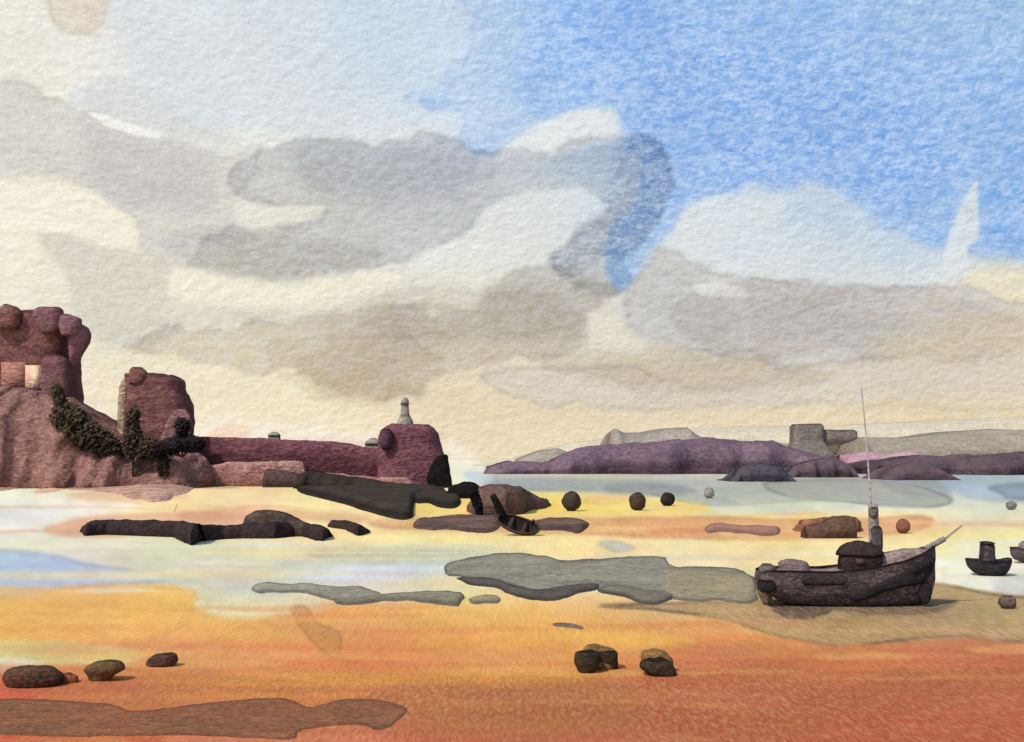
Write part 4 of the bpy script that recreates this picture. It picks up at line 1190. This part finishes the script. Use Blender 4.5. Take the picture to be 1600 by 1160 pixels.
def fishing_boat():
    Y = gd(950) + 1.0
    mm = Y / F
    c0 = Vector((xat(1325, Y), Y, 0))
    t = empty('fishing_boat', c0, 'dark tarred fishing boat with a tall thin mast lying aground at the right', 'boat')
    M_hull = stone('tarred_hull', (70, 62, 64), (98, 86, 86), 49, c=(146, 128, 126), gran=.75, rim=.5, strength=.4)
    M_ink = stone('ink_paint', (40, 36, 38), (50, 44, 46), 49, gran=.3, rim=.8, strength=.3)
    M_deck = stone('deck_wood', (132, 112, 108), (112, 94, 92), 49, gran=.5, rim=.2, strength=.4)
    M_low = stone('bottom_paint', (112, 94, 80), (94, 80, 72), 49, c=(150, 126, 100), gran=.5, rim=.2, strength=.4)
    st = [(1186, 892, 914, .62), (1192, 890, 922, .72), (1205, 889, 932, .82), (1230, 889, 946, .92), (1290, 890, 953, 1), (1350, 884, 953, 1), (1400, 874, 951, .9), (1430, 864, 948, .68), (1450, 856, 942, .36), (1459, 852, 930, .1), (1461, 853, 905, .04)]
    m = MB()
    hull_mesh(m, st, Y, 2.3)
    m.jitter(.035, 1.6, 1).build('hull', M_hull, t, c0)
    # deck closes the hull a little below the sheer
    S = dense(st, 40)
    m = MB()
    prev = None
    for px, ps, pk, fu in S[1:-2]:
        X, z = xat(px, Y), zat(ps, Y) - .07
        b = 2.3 / 2 * fu * .97
        k = m.ring([(X, Y - b, z), (X, Y - b * .5, z + .02), (X, Y, z + .03), (X, Y + b * .5, z + .02), (X, Y + b, z), (X, Y, z - .05)], 0)
        if prev:
            m.bridge(prev, k)
        prev = k
    m.build('deck', M_deck, t, c0)
    # gunwale bead on each side
    for sgn in (-1, 1):
        m = MB()
        prev = None
        for px, ps, pk, fu in S:
            q = Vector((xat(px, Y), Y + sgn * (2.3 / 2 * fu + .02), zat(ps, Y)))
            k = m.ring([q + Vector((0, math.cos(a), math.sin(a))) * .035 for a in (0, 1.05, 2.1, 3.14, 4.2, 5.25)], .5)
            if prev:
                m.bridge(prev, k)
            prev = k
        m.build('gunwale', M_ink, t, c0)
    # keel and rudder
    m = MB()
    tube(m, at(1206, 940, Y), at(1436, 946, Y), .07, .07, 8, 12)
    m.jitter(.02, 1.5, 4).build('keel', M_low, t, c0)
    m = MB()
    zloft(m, [(893, 1180, 1187), (905, 1178, 1190), (930, 1184, 1206), (946, 1194, 1210)], Y, .09, e=4, n=10, taper=.1)
    m.build('rudder', M_low, t, c0)
    # broad painted strake sweeping up to the bow, and short plank aft
    def strip(pts, out, hw, name, mat, seed):
        C = dense([(a, b, c) for a, b, c in pts], 26)
        m = MB()
        prev = None
        for px, py, w in C:
            i = np.argmin(abs(S[:, 0] - px))
            fu = S[i, 3]
            tt = min(max((py - S[i, 1]) / max(S[i, 2] - S[i, 1], 1), 0), .97)
            b = 1.15 * fu * (1 - tt ** 2.6) ** .62 + .015
            q = Vector((xat(px, Y), Y - b, zat(py, Y)))
            k = m.ring([q + Vector((0, -out * math.cos(a), w * mm * math.sin(a))) for a in np.linspace(0, 2 * math.pi, 10, endpoint=False)], [.6 if abs(math.sin(a)) > .8 else 0 for a in np.linspace(0, 2 * math.pi, 10, endpoint=False)])
            if prev:
                m.bridge(prev, k)
            else:
                m.cap(k)
            prev = k
        m.cap(prev, True)
        m.jitter(.015, 3, seed).build(name, mat, t, c0)
    strip([(1322, 930, 3), (1326, 930, 7), (1345, 922, 10), (1370, 910, 11), (1400, 900, 14), (1425, 896, 16), (1440, 888, 16), (1452, 880, 12), (1456, 878, 4)], .07, 0, 'strake', M_ink, 5)
    strip([(1414, 890, 4), (1418, 886, 8), (1440, 879, 9), (1452, 876, 8), (1456, 875, 3)], .13, 0, 'rubbing_plank', M_ink, 6)
    strip([(1243, 902, 3), (1247, 902, 8), (1280, 902, 9), (1306, 902, 8), (1311, 902, 3)], .10, 0, 'name_board', stone('board_ink', (54, 48, 48), (64, 56, 54), 49, gran=.4, rim=.9), 7)
    # rudder post at the bow stem and transom block
    m = MB()
    zloft(m, [(908, 1440, 1450), (914, 1436, 1454), (930, 1434, 1455), (940, 1438, 1452), (944, 1442, 1448)], Y - .62, .3, e=2.4, n=14)
    m.jitter(.02, 3, 8).build('fender', M_ink, t, c0)
    m = MB()
    zloft(m, [(906, 1186, 1206), (910, 1184, 1212), (920, 1185, 1212), (926, 1190, 1204)], Y - .7, .5, e=3.4, n=10)
    m.jitter(.02, 3, 9).build('fender', M_ink, t, c0)
    # crates and gear on the after deck
    m = MB()
    zloft(m, [(876, 1222, 1252), (880, 1217, 1262), (888, 1216, 1266), (896, 1214, 1270)], Y + .1, 1.2, e=2.4, n=12)
    m.jitter(.06, 2, 10).build('net_heap', stone('net_heap', (130, 110, 108), (108, 92, 92), 49, gran=.5, rim=.2), t, c0)
    m = MB()
    zloft(m, [(881, 1193, 1206), (886, 1188, 1212), (896, 1187, 1214)], Y - .1, .9, e=2.6, n=8)
    m.jitter(.04, 2, 11).build('stern_locker', M_hull, t, c0)
    # wheelhouse with a rounded roof
    m = MB()
    zloft(m, [(862, 1318, 1372), (870, 1312, 1377), (880, 1310, 1376), (892, 1312, 1362)], Y - .1, 1.25, e=3.2, n=18)
    wh = m.jitter(.03, 2, 12).build('wheelhouse', stone('wheelhouse', (58, 46, 42), (46, 38, 38), 49, gran=.3, rim=1, strength=.35), t, c0)
    m = MB()
    zloft(m, [(846, 1334, 1350), (848, 1324, 1362), (854, 1314, 1370), (861, 1309, 1378), (866, 1307, 1380), (868, 1309, 1378)], Y - .1, 1.4, e=2.6, n=16)
    m.jitter(.025, 2, 13).build('roof', stone('wheelhouse_roof', (62, 50, 44), (52, 42, 40), 49, gran=.3, rim=1, strength=.35), t, c0)
    m = MB()
    box(m, (xat(1330, Y), Y - .76, zat(880, Y)), (xat(1344, Y), Y - .70, zat(871, Y)))
    m.build('window', stone('window_glass', (84, 70, 66), (74, 62, 60), 49, gran=.2, rim=0, spec=.3), wh, c0)
    m = MB()
    zloft(m, [(858, 1412, 1440), (864, 1380, 1452), (874, 1366, 1455), (884, 1362, 1450)], Y + .1, 1.0, e=3, n=14)
    m.jitter(.05, 2, 14).build('foredeck_house', stone('foredeck', (150, 130, 122), (126, 108, 104), 49, gran=.6, rim=.3, strength=.4), t, c0)
    # mast: stout lower part, thin topmast, bowsprit
    M_mast = stone('mast_wood', (142, 130, 124), (120, 110, 106), 49, gran=.5, rim=0, strength=.3)
    m = MB()
    tube(m, at(1367, 886, Y), at(1364, 788, Y), .22, .20, 14, 10)
    m.jitter(.02, 3, 15).build('lower_mast', M_mast, t, c0)
    m = MB()
    zloft(m, [(822, 1362, 1374), (826, 1359, 1378), (840, 1360, 1379), (858, 1358, 1379), (864, 1362, 1374)], Y - .05, .5, e=2.4, n=14)
    m.jitter(.02, 3, 16).build('furled_sail', stone('furled', (88, 80, 76), (72, 66, 64), 49, gran=.35, rim=.9), t, c0)
    m = MB()
    zloft(m, [(792, 1360, 1368), (796, 1358, 1371), (806, 1358, 1371), (811, 1361, 1368)], Y - .08, .42, e=2.2, n=8)
    m.build('mast_band', stone('mast_band', (110, 100, 96), (96, 88, 86), 49, gran=.4, rim=.9), t, c0)
    m = MB()
    tube(m, at(1361, 792, Y), at(1345, 598, Y), .046, .022, 8, 16, bend=.03)
    m.build('topmast', stone('topmast', (176, 164, 158), (150, 140, 138), 49, gran=.5, rim=0, strength=.2), t, c0)
    m = MB()
    tube(m, at(1446, 858, Y), at(1476, 842, Y), .13, .12, 8, 5)
    tube(m, at(1474, 844, Y), at(1503, 821, Y), .05, .03, 8, 5)
    m.jitter(.015, 3, 17).build('bowsprit', M_mast, t, c0)


fishing_boat()


def dinghy_end_on():
    Y = gd(902)
    c0 = Vector((xat(1543, Y), Y, 0))
    t = empty('small_boat', c0, 'black small boat with a stubby wheelhouse seen end on, right of the bowsprit', 'boat')
    Mk = stone('small_hull', (46, 42, 46), (60, 54, 58), 62, gran=.35, rim=.8, strength=.4)
    m = MB()
    st = [(1510, 873, 880, .2), (1514, 873, 888, .6), (1522, 874, 896, .9), (1540, 876, 902, 1), (1556, 876, 903, 1), (1568, 875, 899, .85), (1574, 873, 893, .6), (1578, 872, 882, .3)]
    S = hull_mesh(m, st, Y + 1.0, 1.7)
    k = []
    for px, ps, pk, fu in S:
        k.append(m.ring([(xat(px, Y + 1), Y + 1 - .85 * fu, zat(ps, Y + 1) - .03), (xat(px, Y + 1), Y + 1 + .85 * fu, zat(ps, Y + 1) - .03)], .2))
    for a, b in zip(k, k[1:]):
        m.f.append((a[0], a[1], b[1], b[0]))
    m.jitter(.04, 1.6, 1).build('hull', Mk, t, c0)
    m = MB()
    zloft(m, [(849, 1536, 1549), (852, 1534, 1551), (862, 1534, 1551), (872, 1533, 1552), (880, 1533, 1552)], Y + 1.0, 1.0, e=5, n=14)
    wh = m.jitter(.02, 2, 2).build('wheelhouse', stone('small_house', (84, 74, 76), (70, 62, 66), 62, gran=.35, rim=.9), t, c0)
    m = MB()
    zloft(m, [(846.5, 1538, 1548), (848, 1534, 1551), (849.5, 1533, 1552)], Y + 1.0, 1.2, e=3, n=5)
    m.build('roof', Mk, t, c0)
    m = MB()
    zloft(m, [(876, 1556, 1566), (880, 1552, 1570), (886, 1552, 1572)], Y + .6, 1.0, e=3, n=6)
    m.build('engine_box', Mk, t, c0)


dinghy_end_on()


def edge_boat():
    Y = gd(880)
    c0 = Vector((xat(1600, Y), Y, 0))
    t = empty('moored_boat', c0, 'dark moored boat half cut off by the right edge', 'boat')
    Mk = stone('edge_hull', (74, 66, 70), (92, 82, 84), 70, gran=.4, rim=.8, strength=.4)
    m = MB()
    hull_mesh(m, [(1580, 856, 868, .2), (1584, 855, 874, .55), (1596, 856, 879, .9), (1625, 858, 880, 1), (1660, 857, 879, .9), (1674, 855, 872, .7)], Y, 1.7)
    m.jitter(.03, 1.5, 1).build('hull', Mk, t, c0)
    m = MB()
    zloft(m, [(846, 1600, 1640), (850, 1594, 1646), (862, 1592, 1648)], Y, 1.1, e=3.5, n=8)
    m.jitter(.03, 2, 2).build('cabin', stone('edge_cabin', (150, 134, 140), (130, 116, 122), 70, gran=.5, rim=.4), t, c0)


edge_boat()


def rowing_boat():
    Y = gd(838)
    c0 = Vector((xat(808, Y), Y, 0))
    t = empty('rowing_boat', c0, 'dark brown rowing boat pulled up on the sand below the brown reef', 'boat')
    Mo = stone('row_hull', (86, 68, 58), (70, 56, 50), 92, gran=.3, rim=1, strength=.35)
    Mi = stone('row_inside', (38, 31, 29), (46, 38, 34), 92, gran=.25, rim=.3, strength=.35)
    L, B, D = 3.5, 1.75, .75

    def shell(k, inner):
        m = MB()
        prev = None
        for i in range(9):
            tt = i / 8
            sc = max(math.cos(tt * math.pi / 2), .02) ** .7
            pts = []
            for q in range(36):
                a = 2 * math.pi * q / 36
                fl = 1 - .25 * max(0, math.cos(a)) ** 3
                pts.append((math.cos(a) * L / 2 * k * (.25 + .75 * sc), math.copysign(abs(math.sin(a)) ** .8, math.sin(a)) * B / 2 * k * sc * fl, D * (1 - tt) * (1 if not inner else .82) + (.12 if inner else 0) + .16 * abs(math.cos(a)) ** 2 * (1 - tt)))
            r = m.ring(pts, 1.0 if i == 0 else (.4 if i == 1 else 0))
            if prev:
                m.bridge(prev, r)
            prev = r
        m.cap(prev)
        return m
    mo, mi = shell(1, False), shell(.9, True)
    parts = [mo.build('hull', Mo), mi.build('inside', Mi)]
    m = MB()
    prev = None
    for q in range(37):
        a = 2 * math.pi * q / 36
        fl = 1 - .25 * max(0, math.cos(a)) ** 3
        c = Vector((math.cos(a) * L / 2 * .96, math.copysign(abs(math.sin(a)) ** .8, math.sin(a)) * B / 2 * .96 * fl, D + .16 * math.cos(a) ** 2))
        k = m.ring([c + Vector((math.cos(a) * math.cos(b), math.sin(a) * math.cos(b), math.sin(b))) * .07 for b in (0, 1.05, 2.1, 3.14, 4.2, 5.25)], .3)
        if prev:
            m.bridge(prev, k)
        prev = k
    parts.append(m.build('gunwale', Mo))
    for xx in (-.6, .5):
        m = MB()
        box(m, (xx - .12, -B * .42, D - .14), (xx + .12, B * .42, D - .09))
        parts.append(m.build('thwart', Mo))
    m = MB()
    zloft(m, [(0, 0, 1)] * 2, 1, 1, n=2) if False else tube(m, (.95, .62, D), (1.0, .66, D + .32), .13, .1, 10, 3)
    parts.append(m.build('outboard_post', Mi))
    m = MB()
    tube(m, (-1.35, .5, D - .2), (-2.55, .9, D + 1.3), .36, .26, 10, 6)
    parts.append(m.jitter(.05, 1.4, 3).build('folded_sail', M_black))
    for q in parts:
        q.parent = t
    t.location = c0 + Vector((0, 1.3, .28))
    t.rotation_euler = (math.radians(38), math.radians(17), math.radians(-8))


rowing_boat()


def stick(px, pt, pb, lean, label):
    Y = gd(pb)
    m = MB()
    tube(m, at(px, pb + 1, Y), at(px + lean, pt, Y), .035, .02, 7, 6)
    tag(m.build('stake', stone('stake_wood', (138, 120, 104), (120, 104, 92), Y, gran=.4, rim=0), None, (xat(px, Y), Y, 0)), label, 'stake')


stick(272, 786, 800, 6, 'thin leaning stake on the pale sand below the cliff')
